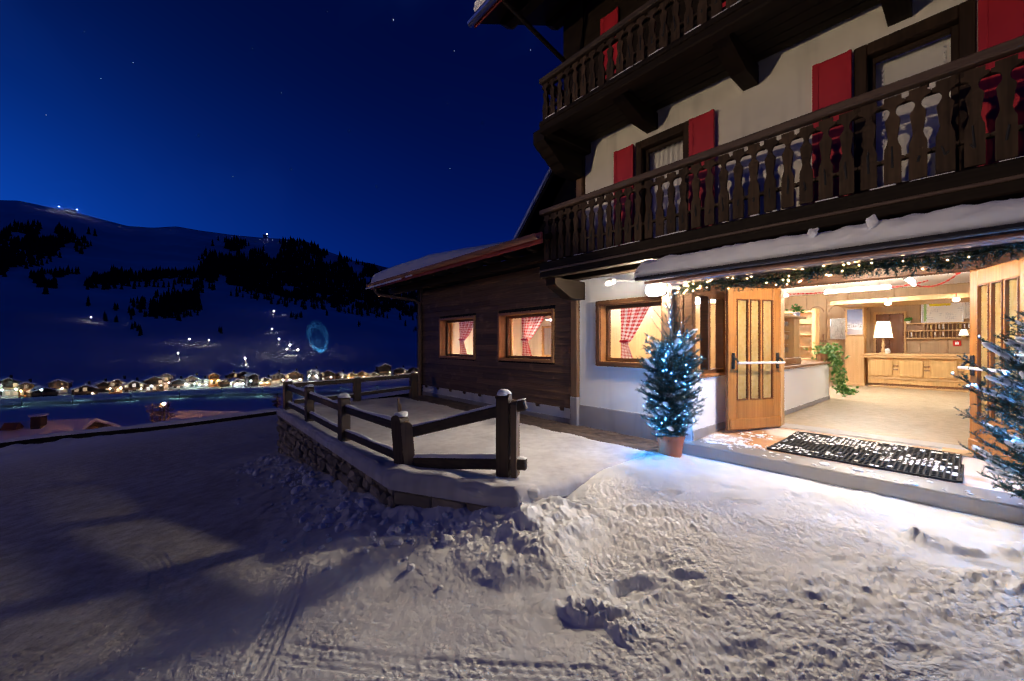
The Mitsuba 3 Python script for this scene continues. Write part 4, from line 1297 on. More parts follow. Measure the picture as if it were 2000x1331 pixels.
# ---------------------------------------------------------------- lobby furniture
dk = thing('reception_desk', 'pale wood reception desk with raised square panels at the back of the lobby', 'desk')
DX0, DX1, DYF = -2.02, 3.4, 14.98
put('carcass', MB().box(DX0, DX1, DYF, 15.5, .32, 1.03, .004), 'desk_wood', parent=dk)
put('counter_top', MB().box(DX0 - .14, DX1, DYF - .12, 15.55, 1.03, 1.08, .008).box(DX0 - .12, DX1, DYF - .09, 15.5, 1.081, 1.15, .012), 'interior_x', parent=dk)
put('kick_board', MB().box(DX0 + .1, DX1, DYF + .06, 15.4, .215, .32), 'rack_wood', parent=dk)
put('plinth', MB().box(DX0, DX1, DYF - .03, DYF + .055, .215, .26, .004), 'interior_x', parent=dk)
put('rail', MB().box(DX0, DX1, DYF - .03, DYF - .001, .44, .5, .006), 'interior_x', parent=dk)
px = DX0 + .04
while px < DX1 - .4:
    put('panel', MB().box(px, px + .46, DYF - .05, DYF - .001, .53, .98, .022), 'desk_wood', parent=dk)
    for zz in (.70, .80):
        put('peg', MB().box(px + .475, px + .575, DYF - .03, DYF - .001, zz, zz + .035, .006), 'rack_wood', parent=dk)
    px += .59
pier = put('wood_pier', MB().box(-2.5, -2.1, 14.95, 15.3, .215, 2.468, .006), 'interior_wood', parent=H)
put('moulding', MB().box(-2.52, -2.08, 14.93, 14.949, .215, .3, .006).box(-2.515, -2.49, 14.935, 14.949, .3, 2.46), 'interior_x', parent=pier)
put('desk_canopy', MB().box(-2.6, 4, 13.6, 15.3, 2.47, 2.55, .01), 'interior_x', parent=H)
put('canopy_lip', MB().box(-2.6, 4, 13.56, 13.599, 2.455, 2.565, .006), 'interior_wood', parent=H)


def photo_col(p, n, uv):
    # a winter view: dusk sky, a snowy ridge, a village of warm dots, a pale road
    x, y = uv.x, uv.y
    ridge = .52 + .16 * fbm(x * 2.5, 1.0, 0.0, 4)
    snow = mix([.32, .33, .45], [.75, .72, .72], fbm(x * 9, y * 9, 2.0, 3))
    c = mix([.30, .32, .47], [.13, .15, .30], y)
    c = dr.select(y < ridge, mix([.2, .2, .32], snow, smoothstep(.2, .5, fbm(x * 6, y * 6, 5.0, 3)) * smoothstep(.55, .4, y)), c)
    c = dr.select(y < .42, snow, c)
    c = dr.select((y < .4) & (y > .25), mix(snow, [.2, .13, .1], smoothstep(.55, .6, fbm(x * 22, y * 30, 7.0, 2)) * .8), c)
    return dr.select(y < .16 + .35 * (1 - x) * y, mix([.3, .22, .24], [.55, .5, .5], x), c)


plain('photo_print', proc(photo_col), .35)


def map_col(p, n, uv):
    t = fbm(uv.x * 5, uv.y * 6, 3.0, 4)
    lines = smoothstep(.06, .0, dr.abs(fbm(uv.x * 7, uv.y * 7, 6.0, 3) - .5))
    return mix(mix([.5, .5, .5], [.8, .8, .8], t), [.3, .28, .28], lines * .6)


plain('map_print', proc(map_col), .35)


def notice_col(p, n, uv):
    x, y = uv.x * 3.0, uv.y
    rows = smoothstep(.4, .5, dr.abs(y * 11 - dr.floor(y * 11) - .5) * 2) * smoothstep(.45, .6, noise(uv.x * 60, dr.floor(y * 11), 2.0))
    body = smoothstep(.1, .13, y) * smoothstep(.78, .75, y)
    c = mix([.82, .82, .82], [.45, .5, .6], rows * body * .6 * smoothstep(.4, .55, noise(uv.x * 6, y * 5, 7.0)))
    c = dr.select((y > .82) & (y < .93) & (uv.x > .18) & (uv.x < .72), mi.Color3f(.78, .6, .02), c)
    return dr.select((uv.x > .04) & (uv.x < .11) & (y > .08), mi.Color3f(.3, .5, .2), c)


plain('notice_print', proc(notice_col), .3)


def board(name, x0, x1, z0, z1, y, mat, frame, label, cat):
    k = thing(name, label, cat)
    put('frame', MB().box(x0 - .025, x0, y - .02, y + .02, z0 - .025, z1 + .025, .004).box(x1, x1 + .025, y - .02, y + .02, z0 - .025, z1 + .025, .004).box(x0, x1, y - .02, y + .02, z1, z1 + .025, .004).box(x0, x1, y - .02, y + .02, z0 - .025, z0, .004), frame, parent=k)
    v = np.array([[x0, y, z0], [x1, y, z0], [x1, y, z1], [x0, y, z1], [x0, y + .015, z0], [x1, y + .015, z0], [x1, y + .015, z1], [x0, y + .015, z1]])
    uv = np.array([[0, 0], [1, 0], [1, 1], [0, 1]] * 2, float)
    put('print', (v, np.array([[0, 1, 2], [0, 2, 3], [5, 4, 7], [5, 7, 6]])), mat, parent=k, uv=uv)


board('landscape_picture', -2.47, -2.13, 1.68, 2.41, 14.92, 'photo_print', 'interior_x', 'tall picture of a snowy valley on the pale wood pier', 'picture')
board('panorama_map', -3.0, -2.55, 1.58, 2.18, 15.75, 'map_print', 'steel', 'grey framed panorama map left of the wood pier', 'map')
board('notice_board', -1.0, -.27, 1.98, 2.54, 15.76, 'notice_print', 'steel', 'white notice board with a yellow heading above the key rack', 'notice board')
board('notice_sheet', -.22, .1, 2.1, 2.62, 15.76, 'map_print', 'white_paint', 'white sheet of small symbols right of the notice board', 'notice')
dd = put('inner_door', MB().box(-2.0, -1.95, 15.72, 15.788, .215, 2.34, .005).box(-1.36, -1.31, 15.72, 15.788, .215, 2.34, .005).box(-1.95, -1.36, 15.72, 15.788, 2.28, 2.34), 'interior_wood', parent=H)
put('leaf', MB().box(-1.948, -1.66, 15.74, 15.785, .22, 2.278, .005).box(-1.652, -1.362, 15.74, 15.785, .22, 2.278, .005), 'door_dark', parent=dd)
rk = thing('key_rack', 'two tier wooden key rack behind the reception desk', 'key rack')
put('shelf', MB().box(-1.35, .6, 15.6, 15.788, 1.555, 1.58).box(-1.35, .6, 15.6, 15.788, 1.76, 1.785).box(-1.35, .6, 15.6, 15.788, 1.96, 1.985), 'interior_x', parent=rk)
put('back', MB().box(-1.35, .6, 15.78, 15.7885, 1.58, 1.96), 'rack_wood', parent=rk)
_dv = MB()
for i, xx in enumerate(np.arange(-1.34, .6, .075)):
    _dv.box(xx, xx + .009, 15.62, 15.779, 1.58, 1.76)
    if xx > -1.0:
        _dv.box(xx, xx + .009, 15.62, 15.779, 1.785, 1.96)
put('divider', _dv, 'interior_x', parent=rk, kind='stuff')
_r = rng(9)
for xx in np.arange(-1.30, .55, .075):
    for zz in (1.66, 1.86):
        if (zz < 1.8 or xx > -1.0) and _r.uniform() < .55:
            put('key', MB().box(xx + .012, xx + .03, 15.63, 15.645, zz - .04, zz + .05, .003).tube([(xx + .02, 15.64, zz + .05), (xx + .02, 15.64, zz + .075)], .012, 6), 'brass' if _r.uniform() < .5 else 'ceramic', parent=rk)
tl = thing('table_lamp', 'lit cream shaded table lamp on the reception desk', 'lamp')
put('foot', MB().lathe([(0, 1.151), (.08, 1.151), (.08, 1.175), (.035, 1.19), (.05, 1.24), (.028, 1.3), (.045, 1.37), (.03, 1.44), (.03, 1.56), (0, 1.56)], (-1.72, 15.1, 0), 20), 'interior_x', parent=tl, smooth=40)
put('lamp_shade', MB().lathe([(.205, 1.58), (.142, 2.04)], (-1.72, 15.1, 0), 28), 'ceramic', parent=tl, smooth=True, light=((2.2, 1.7, .95), .8))
put('flowers', MB().lathe([(0, 1.151), (.05, 1.151), (.06, 1.21), (0, 1.21)], (-1.62, 15.05, 0), 12).ico((-1.63, 15.05, 1.25), .05, 2, 1, .8, 2), 'ceramic', parent=tl)
sl = thing('small_table_lamp', 'small white shaded lamp at the right end of the key rack', 'lamp')
put('foot', MB().lathe([(0, 1.586), (.05, 1.586), (.05, 1.6), (.015, 1.61), (.015, 1.64), (0, 1.64)], (-.24, 15.5, 0), 14), 'brass', parent=sl)
put('lamp_shade', MB().lathe([(.09, 1.63), (.055, 1.78)], (-.24, 15.5, 0), 20), 'ceramic', parent=sl, smooth=True, light=((1.6, 1.45, 1.2), .3))
al = thing('fire_alarm', 'red fire alarm box with a white plate below the key rack', 'fire alarm')
put('housing', MB().box(-.43, -.29, 15.74, 15.789, 1.36, 1.5, .01), 'red_plastic', parent=al)
put('plate', MB().box(-.395, -.325, 15.733, 15.739, 1.395, 1.465, .002), 'white_paint', parent=al)
for xx, lab in ((-1.45, 'small bright spotlight hanging from the left of the desk canopy'), (-.32, 'small bright spotlight under the right of the desk canopy')):
    k = thing('spotlight', lab, 'lamp')
    put('stem', MB().beam((xx, 13.5, 2.56), (xx, 13.5, 2.44), .02, .02, up=(1, 0, 0)), 'red_plastic', parent=k)
    put('bulb', MB().ico((xx, 13.5, 2.41), (.06, .06, .04), 2), 'white_paint', parent=k, light=((40, 36, 30), .4))
_pk = thing('potted_flower', 'small flower pot standing on the key rack', 'plant')
put('pot', MB().lathe([(0, 1.986), (.04, 1.986), (.055, 2.06), (0, 2.06)], (-1.27, 15.68, 0), 14), 'ceramic', parent=_pk)
put('foliage', MB().ico((-1.27, 15.68, 2.09), (.08, .07, .05), 2, 1, 1.2, 4), 'leaf', parent=_pk)

bc = thing('bar_counter', 'white bar counter with wooden top just inside the lobby door on the left', 'counter')
put('front', MB().box(-2.75, -2.1, 6.96, 10.85, .215, .985, .004), 'wall_white', parent=bc)
put('skirting', MB().box(-2.0999, -2.085, 6.96, 10.86, .215, .29, .003), 'plinth_grey', parent=bc)
put('counter_top', MB().box(-2.8, -2.06, 6.96, 10.9, .986, 1.035, .008), 'rack_wood', parent=bc)
gc = thing('glass_cabinet', 'low wooden cabinet of wine glasses on the bar counter', 'cabinet')
put('base', MB().box(-2.42, -2.16, 6.98, 9.0, 1.036, 1.16, .006), 'frame_warm', parent=gc)
put('top', MB().box(-2.44, -2.12, 6.98, 9.2, 1.88, 1.92, .008), 'interior_x', parent=gc)
put('post', MB().box(-2.40, -2.18, 8.62, 8.98, 1.161, 1.879, .006), 'desk_wood', parent=gc)
put('post', MB().box(-2.40, -2.18, 6.99, 7.02, 1.161, 1.879, .004), 'desk_wood', parent=gc)
put('back', MB().box(-2.42, -2.40, 6.99, 8.98, 1.161, 1.879), 'interior_wood', parent=gc)
for zz in (1.38, 1.62):
    put('shelf', box(-2.398, -2.17, 7.03, 8.61, zz, zz + .012), 'pane_glass', parent=gc)
GLASS = [(.0, 0), (.03, 0), (.028, .006), (.004, .01), (.004, .07), (.02, .085), (.034, .11), (.036, .14), (.03, .175)]


def glass(x, y, z, s, label, group):
    k = put('wine_glass', MB().lathe([(a * s, b * s) for a, b in GLASS], (x, y, z), 12), 'glassware', smooth=40)
    tag(k, label, 'glass', group)


for zz, word in ((1.161, 'bottom'), (1.393, 'middle'), (1.633, 'top')):
    for i in range(11):
        glass(-2.24, 7.15 + i * .135, zz, 1.05, f'wine glass on the {word} level of the bar cabinet, {ORD[i]}', f'wine glasses on the {word} level of the bar cabinet')
va = put('vase', MB().lathe([(0, 1.921), (.035, 1.921), (.05, 1.96), (.05, 2.02), (.03, 2.06), (.034, 2.08), (0, 2.08)], (-2.25, 7.95, 0), 16), 'ceramic', smooth=40)
tag(va, 'white vase on the left of the bar cabinet top', 'vase')
pp = thing('small_pot_plant', 'small green plant in a white pot on the bar cabinet top', 'plant')
put('pot', MB().lathe([(0, 1.921), (.05, 1.921), (.065, 2.0), (.055, 2.0), (0, 1.99)], (-2.2, 8.85, 0), 16), 'ceramic', parent=pp, smooth=40)
_lv = MB()
_r = rng(77)


def leaves(out, centre, spread, n, size, r, hang=0.0):
    for _ in range(n):
        c = np.asarray(centre) + r.normal(size=3) * spread
        a, b = r.normal(size=3), r.normal(size=3)
        a[2] -= hang
        a /= np.linalg.norm(a)
        b -= (b @ a) * a
        b /= np.linalg.norm(b)
        nn = np.cross(a, b)
        s = size * r.uniform(.7, 1.25)
        v = np.array([c, c + a * s * .45 + b * s * .3 - nn * s * .06, c + a * s, c + a * s * .45 - b * s * .3 - nn * s * .06, c + a * s * .5 + nn * s * .06])
        out.add(v, [[0, 4, 1], [1, 4, 2], [2, 4, 3], [3, 4, 0]])


leaves(_lv, (-2.2, 8.85, 2.05), np.array([.05, .05, .035]), 60, .06, _r)
put('leaves', _lv, 'leaf', parent=pp, kind='stuff')
ws = thing('wall_shelf', 'tall orange wood shelf of glassware behind the bar', 'shelf')
put('frame', MB().box(-3.82, -3.77, 13.6, 14.0, .98, 2.35, .005).box(-3.02, -2.93, 13.6, 14.0, .98, 2.4, .005).box(-3.77, -3.02, 13.6, 14.0, 2.3, 2.35).box(-3.77, -3.02, 13.97, 14.0, .98, 2.3), 'desk_wood', parent=ws)
for zz in (.98, 1.32, 1.66, 1.98):
    put('shelf', box(-3.769, -3.021, 13.6, 13.969, zz, zz + .03), 'interior_x', parent=ws)
for zz, word in ((1.011, 'lowest'), (1.351, 'second'), (1.691, 'third')):
    for i in range(6):
        glass(-3.7 + i * .12, 13.72, zz, 1.2, f'glass on the {word} board of the orange wall shelf, {ORD6[i]}', f'glasses on the {word} board of the wall shelf')
ht = thing('wall_coat_rack', 'small dark coat rack of three pegs on the panelled wall', 'coat rack')
for xx in (-3.42, -3.3, -3.18):
    put('peg', MB().tube([(xx, 15.7, 1.3), (xx, 15.69, 1.72)], [.012, .018], 8), 'rack_wood', parent=ht)
put('bar', MB().box(-3.5, -3.1, 15.71, 15.787, 1.48, 1.53, .005), 'rack_wood', parent=ht)
tp = thing('trailing_plant', 'variegated trailing plant hanging over the end of the bar counter', 'plant')
put('pot', MB().lathe([(0, 1.036), (.09, 1.036), (.12, 1.2), (.11, 1.2), (0, 1.18)], (-2.2, 10.72, 0), 18), 'rack_wood', parent=tp, smooth=40)
_l1, _l2, _vn = MB(), MB(), MB()
for (c, s, n) in (((-2.12, 10.8, 1.28), (.12, .12, .07), 170), ((-2.0, 10.85, 1.08), (.09, .09, .08), 110), ((-1.97, 10.9, .82), (.055, .07, .10), 85), ((-1.92, 10.93, .58), (.05, .06, .10), 80), ((-1.80, 10.95, .42), (.08, .06, .04), 50)):
    leaves(_l1, c, np.array(s), n, .085, _r, .7)
    leaves(_l2, c, np.array(s) * 1.05, n // 2, .085, _r, .7)
put('leaves', _l1, 'leaf', parent=tp, kind='stuff')
put('leaves', _l2, 'leaf_pale', parent=tp, kind='stuff')
put('stem', MB().tube([(-2.2, 10.72, 1.2), (-2.05, 10.85, 1.2), (-1.98, 10.9, .9), (-1.93, 10.93, .6), (-1.78, 10.95, .42)], .008, 5), 'leaf', parent=tp)
wd = put('door_wedge', MB().prism([(6.48, .197), (6.62, .2), (6.62, .24), (6.48, .225)], -.26, -.03, 'x'), 'interior_x')
tag(wd, 'small pale wooden wedge at the foot of the right door leaf', 'wedge')

# ---------------------------------------------------------------- mat
mt = thing('door_mat', 'black rubber ring mat dusted with snow on the entrance porch', 'mat')
MX0, MX1, MY0, MY1 = -1.60, -.12, 5.40, 6.50
_m, _sn = MB(), MB()
_r = rng(50)


def tilt(v):
    v = v.copy()
    v[:, 2] += porch_z(v[:, 1])
    return v


nx, ny = 34, 16
for i in range(nx + 1):
    x = MX0 + (MX1 - MX0) * i / nx
    _m.box(x - .007, x + .007, MY0, MY1, .005, .024)
for j in range(ny + 1):
    y = MY0 + (MY1 - MY0) * j / ny
    _m.box(MX0, MX1, y - .009, y + .009, .0055, .0235)
_m.v = [tilt(v) for v in _m.v]
put('grid', _m, 'black_rubber', parent=mt)
put('border', MB().box(MX0 - .03, MX0 - .0071, MY0 - .02, MY1 + .02, .155, .175).box(MX1 + .0071, MX1 + .03, MY0 - .02, MY1 + .02, .155, .175), 'black_rubber', parent=mt)
put('base', (np.array([[MX0, MY0, porch_z(MY0) + .0042], [MX1, MY0, porch_z(MY0) + .0042], [MX1, MY1, porch_z(MY1) + .0042], [MX0, MY1, porch_z(MY1) + .0042]]), np.array([[0, 1, 2], [0, 2, 3]])), 'black_rubber', parent=mt)
for i in range(nx):
    for j in range(ny):
        x, y = MX0 + (MX1 - MX0) * (i + .5) / nx, MY0 + (MY1 - MY0) * (j + .5) / ny
        q = meshkit.fbm(np.array([x * 2.4, y * 2.4, 1.0]), 3, 8)
        if q + _r.uniform(-.2, .2) > .53:
            h = _r.uniform(.018, .03)
            hx, hy = (MX1 - MX0) / nx * .5 * _r.uniform(.35, 1.1), (MY1 - MY0) / ny * .5 * _r.uniform(.3, 1.05)
            _sn.box(x - hx, x + hx, y - hy, y + hy, .006, h, .006)
_sn.v = [tilt(v) + _r.normal(0, .0015, v.shape) for v in _sn.v]
put('snow', _sn, 'snow', parent=mt, kind='stuff')
# snow carried into the porch
_m = MB()
_r = rng(52)
for _ in range(230):
    c = _r.choice(4, p=[.4, .2, .2, .2])
    if c == 0:
        x, y = _r.uniform(-2.36, -1.9), _r.uniform(5.2, 5.75)
    elif c == 1:
        x, y = _r.normal(-1.95, .09), _r.normal(6.0, .09)
    elif c == 2:
        x, y = _r.uniform(-2.3, 1), _r.uniform(5.08, 5.3)
    else:
        x, y = _r.normal(-1.8, .12), _r.normal(5.45, .08)
    if x < -2.39 or (MX0 - .04 < x < MX1 + .04 and y > MY0 - .03):
        continue
    rr = _r.gamma(2, .0045) + .003
    _m.ico((x, y, porch_z(y) + .003), (rr * 1.5, rr * 1.2, rr * .55), 1, 1, .8, _)
put('porch_snow_crumbs', _m, 'snow', smooth=True, kind='stuff', label='crumbs of snow trodden into the porch by the left door leaf')


# ---------------------------------------------------------------- timber fences on the terrace
def post_mesh(x, y, z0, h, w, d, ang, lean=(0, 0)):
    """A flat timber with a rounded head: w along its face, d through it."""
    a = np.linspace(0, PI, 11)
    P = [(-w / 2, 0), (w / 2, 0)] + [(w / 2 * math.cos(t), h - w * .42 + w * .42 * math.sin(t)) for t in a]
    m = MB().prism(sg.Polygon(P).buffer(-.006).buffer(.006), -d / 2, d / 2, 'y')
    S = np.eye(4)
    S[0, 2], S[1, 2] = lean
    return m.move(S).move(rotz(ang, (x, y, z0)))


def cap_mesh(x, y, z, w, d, h, ang, seed, lump=.9):
    v, f = ICO[3]
    v = v * np.array([w / 2, d / 2, h])
    v = v * (1 + lump * (meshkit.noise(v * 14 + seed * 3.1) - .5)[:, None])
    v[:, 2] = np.maximum(v[:, 2], -.15 * h)
    return MB().add(v, f).move(rotz(ang, (x, y, z)))


def rail_cap(p0, p1, w, h, seed):
    """The strip of snow lying along a rail."""
    p0, p1 = np.array(p0, float), np.array(p1, float)
    L = np.linalg.norm(p1 - p0)
    n = max(int(L / .03), 6)
    t = np.linspace(0, 1, n)
    off = np.linspace(-1, 1, 7)
    d = (p1 - p0) / L
    s = np.cross([0, 0, 1], d)
    s /= np.linalg.norm(s)
    th = h * (.25 + 1.1 * meshkit.fbm(np.stack([t * L * 2.3 + seed * 5, t * 0, t * 0], -1), 3, seed)) * np.sqrt(np.clip(np.minimum(t, 1 - t) * L / .05, 0, 1))
    P = p0 + (p1 - p0) * t[:, None, None] + s * (off * w / 2)[None, :, None] + np.array([0, 0, 1.0]) * (th[:, None, None] * np.sqrt(np.clip(1 - (off ** 2) * .98, 0, 1))[None, :, None])
    g = grid_mesh(P)
    return g


def fence(name, label, posts, rails, face, seed):
    k = thing(name, label, 'fence')
    for i, (x, y, z0, h, w, d, ang, lean, cap) in enumerate(posts):
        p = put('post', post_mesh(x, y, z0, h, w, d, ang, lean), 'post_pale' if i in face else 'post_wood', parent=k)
        if cap:
            put('snow_cap', cap_mesh(x + lean[0] * h, y + lean[1] * h, z0 + h - w * .05, w * 1.05, d * 1.2, cap, ang, seed + i), 'snow', parent=p, smooth=True)
    for i, (a, b, w, h, cap) in enumerate(rails):
        r = put('rail', MB().beam(a, b, w, h, .012), 'rail_wood', parent=k)
        if cap:
            up = np.array([0, 0, h / 2 - .004])
            put('snow_cap', rail_cap(np.array(a) + up, np.array(b) + up, w * .98, cap, seed + i * 3 + 1), 'snow', parent=r, smooth=True)
    return k


Z0 = -.03
P1, P2, P3, P4, P5 = (-3.19, 2.62), (-4.17, 1.98), (-5.81, 1.85), (-7.72, 1.86), (-9.45, 1.86)
aq = math.degrees(math.atan2(P1[1] - P2[1], P1[0] - P2[0]))
pl = 3.5
posts = [(P1[0], P1[1], Z0, .92, .15, .13, aq + 90, (0, 0), .055), (P1[0] + .105, P1[1] + .06, Z0, .86, .13, .06, aq + 90, (0, 0), 0),  # the second, pale plank paints the lit right side of the tall post
         (P2[0], P2[1], Z0 - .06, .70, .15, .13, 18, (-.09, -.02), .05), (P2[0] + .095, P2[1] + .03, Z0, .58, .12, .06, 70, (-.09, -.01), 0),  # likewise a pale plank for the leaning post's lit side
         (P3[0], P3[1], Z0, .70, .17, .12, 0, (0, 0), .05), (P4[0], P4[1], Z0, .69, .17, .12, 0, (0, 0), .035), (P5[0], P5[1], Z0, .66, .2, .14, 0, (0, 0), .03)]


def ext(a, b, e0, e1):
    a, b = np.array(a, float), np.array(b, float)
    u = (b - a) / np.linalg.norm(b - a)
    return tuple(a - u * e0), tuple(b + u * e1)


rails = []
for (za, zb, cap) in ((.40, .725, .03), (.085, .165, .045)):
    a, b = ext((*P2, za), (*P1, zb), -.06, .24)
    rails.append((a, b, .085, .115, cap))
rl = [(P5, P4), (P4, P3), (P3, P2)]
for (a, b) in rl:
    z1 = .46 if b is P2 else .49
    p, q = ext((a[0], a[1] + .005, .49), (b[0], b[1] + .005, z1), 0, 0)
    rails.append((p, q, .06, .10, .035))
    p, q = ext((a[0], a[1] + .005, .15), (b[0], b[1] + .005, .15 if b is not P2 else .125), 0, 0)
    rails.append((p, q, .06, .10, .035))
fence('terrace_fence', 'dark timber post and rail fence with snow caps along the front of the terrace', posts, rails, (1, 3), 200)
B0, B1, B2 = (-9.55, 2.0), (-9.62, 3.36), (-9.42, 4.72)
fence('terrace_end_fence', 'dark timber fence across the far end of the terrace beside the annex', [(*B1, Z0, .66, .16, .12, 90, (0, 0), .02), (*B2, Z0, .72, .16, .14, 90, (0, 0), .02)],
      [((*B0, .52), (*B1, .54), .06, .09, .03), ((*B1, .54), (*B2, .60), .06, .09, .03), ((*B0, .16), (*B1, .18), .06, .09, .025), ((*B1, .2), (*B2, .30), .06, .08, .02)], (), 260)
st = put('pole', MB().tube([(-6.5, 3.0, -.1), (-6.53, 3.0, .2), (-6.58, 3.01, .45)], [.022, .02, .018], 8).beam((-6.5, 3.03, .02), (-6.545, 3.03, .36), .02, .05, .004), 'post_pale', smooth=30)
tag(st, 'short leaning wooden pole standing alone in the terrace snow', 'pole')
# heap of snow under the near end of the fence
_m = MB()
for (x, y, a, b, h, q) in ((-4.02, 1.86, .17, .10, .09, 1), (-3.74, 2.0, .2, .11, .09, 2), (-3.36, 2.2, .3, .1, .07, 3), (-2.98, 2.42, .26, .13, .08, 4), (-2.84, 2.6, .17, .2, .06, 7)):
    v, f = ICO[3]
    vv = v * [a, b, h]
    vv *= (1 + 1.1 * (meshkit.fbm(vv * 7 + q * 5.3, 3) - .5))[:, None]
    _m.add(vv + [x, y, -.0], f)
put('snow_heap', _m, 'thin_snow', smooth=True, kind='stuff', label='soft heap of snow at the foot of the fence\'s tall near post')

# ---------------------------------------------------------------- potted firs with cold white lights


def fir(name, label, base, height, radius, seed, snow, top_bare, mat, lights):
    r = rng(seed)
    k = thing(name, label, 'tree')
    nd, tw, sn = [], MB(), MB()
    x0, y0, z0 = base
    put('trunk', MB().tube([(x0, y0, z0), (x0 + .01, y0, z0 + height * .5), (x0 - .005, y0 + .005, z0 + height)], [.026, .016, .004], 8), 'bark', parent=k)
    spots = []

    def prof(t):
        return radius * float(np.interp(t, [0, .06, .16, .3, .42, .52, .6, .68, .8, .9, 1], [.5, .8, .95, 1.0, 1.0, .92, .78, .62, .42, .28, .08]))
    whorls = np.concatenate([np.linspace(.05, top_bare, 21), np.linspace(top_bare + .06, .95, 4)])
    for wi, t in enumerate(whorls):
        bare = t > top_bare
        nb = 5 if bare else 11
        a0 = r.uniform(0, 6.3)
        for b in range(nb):
            a = a0 + 2 * PI * b / nb + r.normal(0, .2)
            L = prof(t) * r.uniform(.62, 1.12)
            rise = (.95 if bare else (.12 + .75 * t)) + r.normal(0, .12)
            z = z0 + height * t + r.normal(0, .02)
            n = 7
            s = np.linspace(0, 1, n)
            d = np.array([math.cos(a), math.sin(a)])
            droop = -.10 * (1 - t)
            pts = np.stack([x0 + d[0] * L * s, y0 + d[1] * L * s, z + L * (rise * s + droop * np.sin(s * PI) + .25 * s ** 2 * (.4 if not bare else 1.0))], 1)
            tw.tube(pts, np.linspace(.006, .0022, n), 4, False)
            dens = .45 if bare else 1.0
            for i in range(n - 1):
                seg = pts[i + 1] - pts[i]
                sl_ = np.linalg.norm(seg)
                needle_tuft(nd, pts[i], seg, sl_, int(sl_ * 430 * dens), .019, r, .12)
                if bare or i == 0:
                    continue
                for side in (-1, 1):
                    lat = np.array([-d[1], d[0], 0]) * side
                    tl_ = L * .38 * (1 - .55 * i / n) * r.uniform(.6, 1.25)
                    ax = lat * .8 + seg / sl_ * .75 + np.array([0, 0, r.normal(.08, .18)])
                    ax /= np.linalg.norm(ax)
                    tw.tube([pts[i], pts[i] + ax * tl_], [.003, .0015], 3, False)
                    needle_tuft(nd, pts[i], ax, tl_, int(tl_ * 460), .019, r, .12)
                    for q in (.45, .8):
                        if tl_ > .06:
                            ax2 = ax * .7 + (seg / sl_) * side * 0 + r.normal(0, .5, 3)
                            ax2 /= np.linalg.norm(ax2)
                            needle_tuft(nd, pts[i] + ax * tl_ * q, ax2, tl_ * .45, int(tl_ * 230), .018, r, .12)
            spots.append((pts, bare))
            if r.uniform() < snow and not bare:
                i = r.integers(2, n - 1)
                c = pts[i] + [0, 0, .014]
                seg = pts[-1] - pts[1]
                ang = math.degrees(math.atan2(seg[1], seg[0]))
                v, f = ICO[2]
                vv = v * [min(L * .24, .11), .034, .021]
                vv *= (1 + 1.1 * (meshkit.noise(vv * 26 + wi + b) - .5))[:, None]
                M = rotz(ang, c)
                R = np.eye(4)
                el = math.atan2(seg[2], math.hypot(seg[0], seg[1]))
                R[0, 0], R[0, 2], R[2, 0], R[2, 2] = math.cos(el), -math.sin(el), math.sin(el), math.cos(el)
                q = MB().add(vv, f).move(R).move(M)
                sn.add(q.v[0], f)
    put('twigs', tw, 'bark', parent=k, kind='stuff')
    put('needles', tri_mesh(nd), mat, parent=k, kind='stuff')
    if snow:
        put('snow', sn, 'snow', parent=k, smooth=True, kind='stuff')
    ls = thing(lights[0], lights[1], 'fairy lights')
    bl, wire = MB(), []
    for i in range(lights[2]):
        pts, bare = spots[r.integers(len(spots))]
        if bare and r.uniform() < .35:
            continue
        p = pts[r.integers(3, 7)] + r.normal(0, .012, 3)
        bl.ico(p, .005, 1)
        wire.append(p)
    for i in range(5):
        p = np.array([x0 + r.normal(0, .01), y0 - .01, z0 + height * (.8 + .05 * i)])
        bl.ico(p, .005, 1)
        wire.append(p)
    # added point lights just outside a few bulbs give the glow of the string
    for q in range(14):
        p = np.array(wire[(q * 7) % len(wire)])
        out_ = np.array([p[0] - x0, p[1] - y0, 0])
        out_ = out_ / (np.linalg.norm(out_) + 1e-6)
        scene[f'{ls}_glow_{q:03d}'] = {'type': 'point', 'position': (p + out_ * .05).tolist(), 'intensity': rgb(*(DIM * c for c in lights[5])), 'sampling_weight': .3}
    wire.sort(key=lambda p: p[2])
    put('bulbs', bl, 'white_paint', parent=ls, kind='stuff', light=(lights[3], lights[4]))
    wr = MB()
    w = np.array(wire)
    for i in range(len(w) - 1):
        if np.linalg.norm(w[i + 1] - w[i]) < .22:
            wr.tube([w[i], w[i + 1]], .0017, 3, False)
    if wr.n:
        put('wire', wr, 'wire_dark', parent=ls, kind='stuff')


TX, TY = -2.5, 4.74
pot = thing('fir_pot', 'terracotta plastic pot holding the small fir beside the step', 'pot')
put('wall', MB().lathe([(0, .004), (.125, .004), (.158, .235), (.168, .24), (.172, .282), (.16, .285), (.155, .25), (.12, .02), (0, .02)], (TX, TY, -.005), 32), 'terracotta', parent=pot, smooth=35)
put('soil', MB().lathe([(.158, .225), (.1, .24), (0, .25)][::-1], (TX, TY, 0), 20), 'soil', parent=pot, smooth=True)
put('snow', MB().lathe([(0, .262), (.08, .262), (.153, .235)], (TX + .0, TY, 0), 20), 'snow', parent=pot, smooth=True)
fir('fir_tree', 'potted fir with cold white lights in a terracotta pot left of the step', (TX, TY, .22), 1.86, .385, 11, .16, .60, 'needle_blue', ('blue_light_string', 'cold blue white fairy lights on the potted fir left of the step', 165, (10, 46, 115), .4, (.02, .17, .5)))
fir('fir_tree', 'snowy fir with blue white lights at the right edge by the open door leaf', (.5, 4.97, .14), 1.66, .62, 23, .75, .80, 'needle_blue', ('blue_light_string', 'blue white fairy lights on the snowy fir at the right edge', 150, (7, 40, 120), .4, (.05, .46, 1.35)))
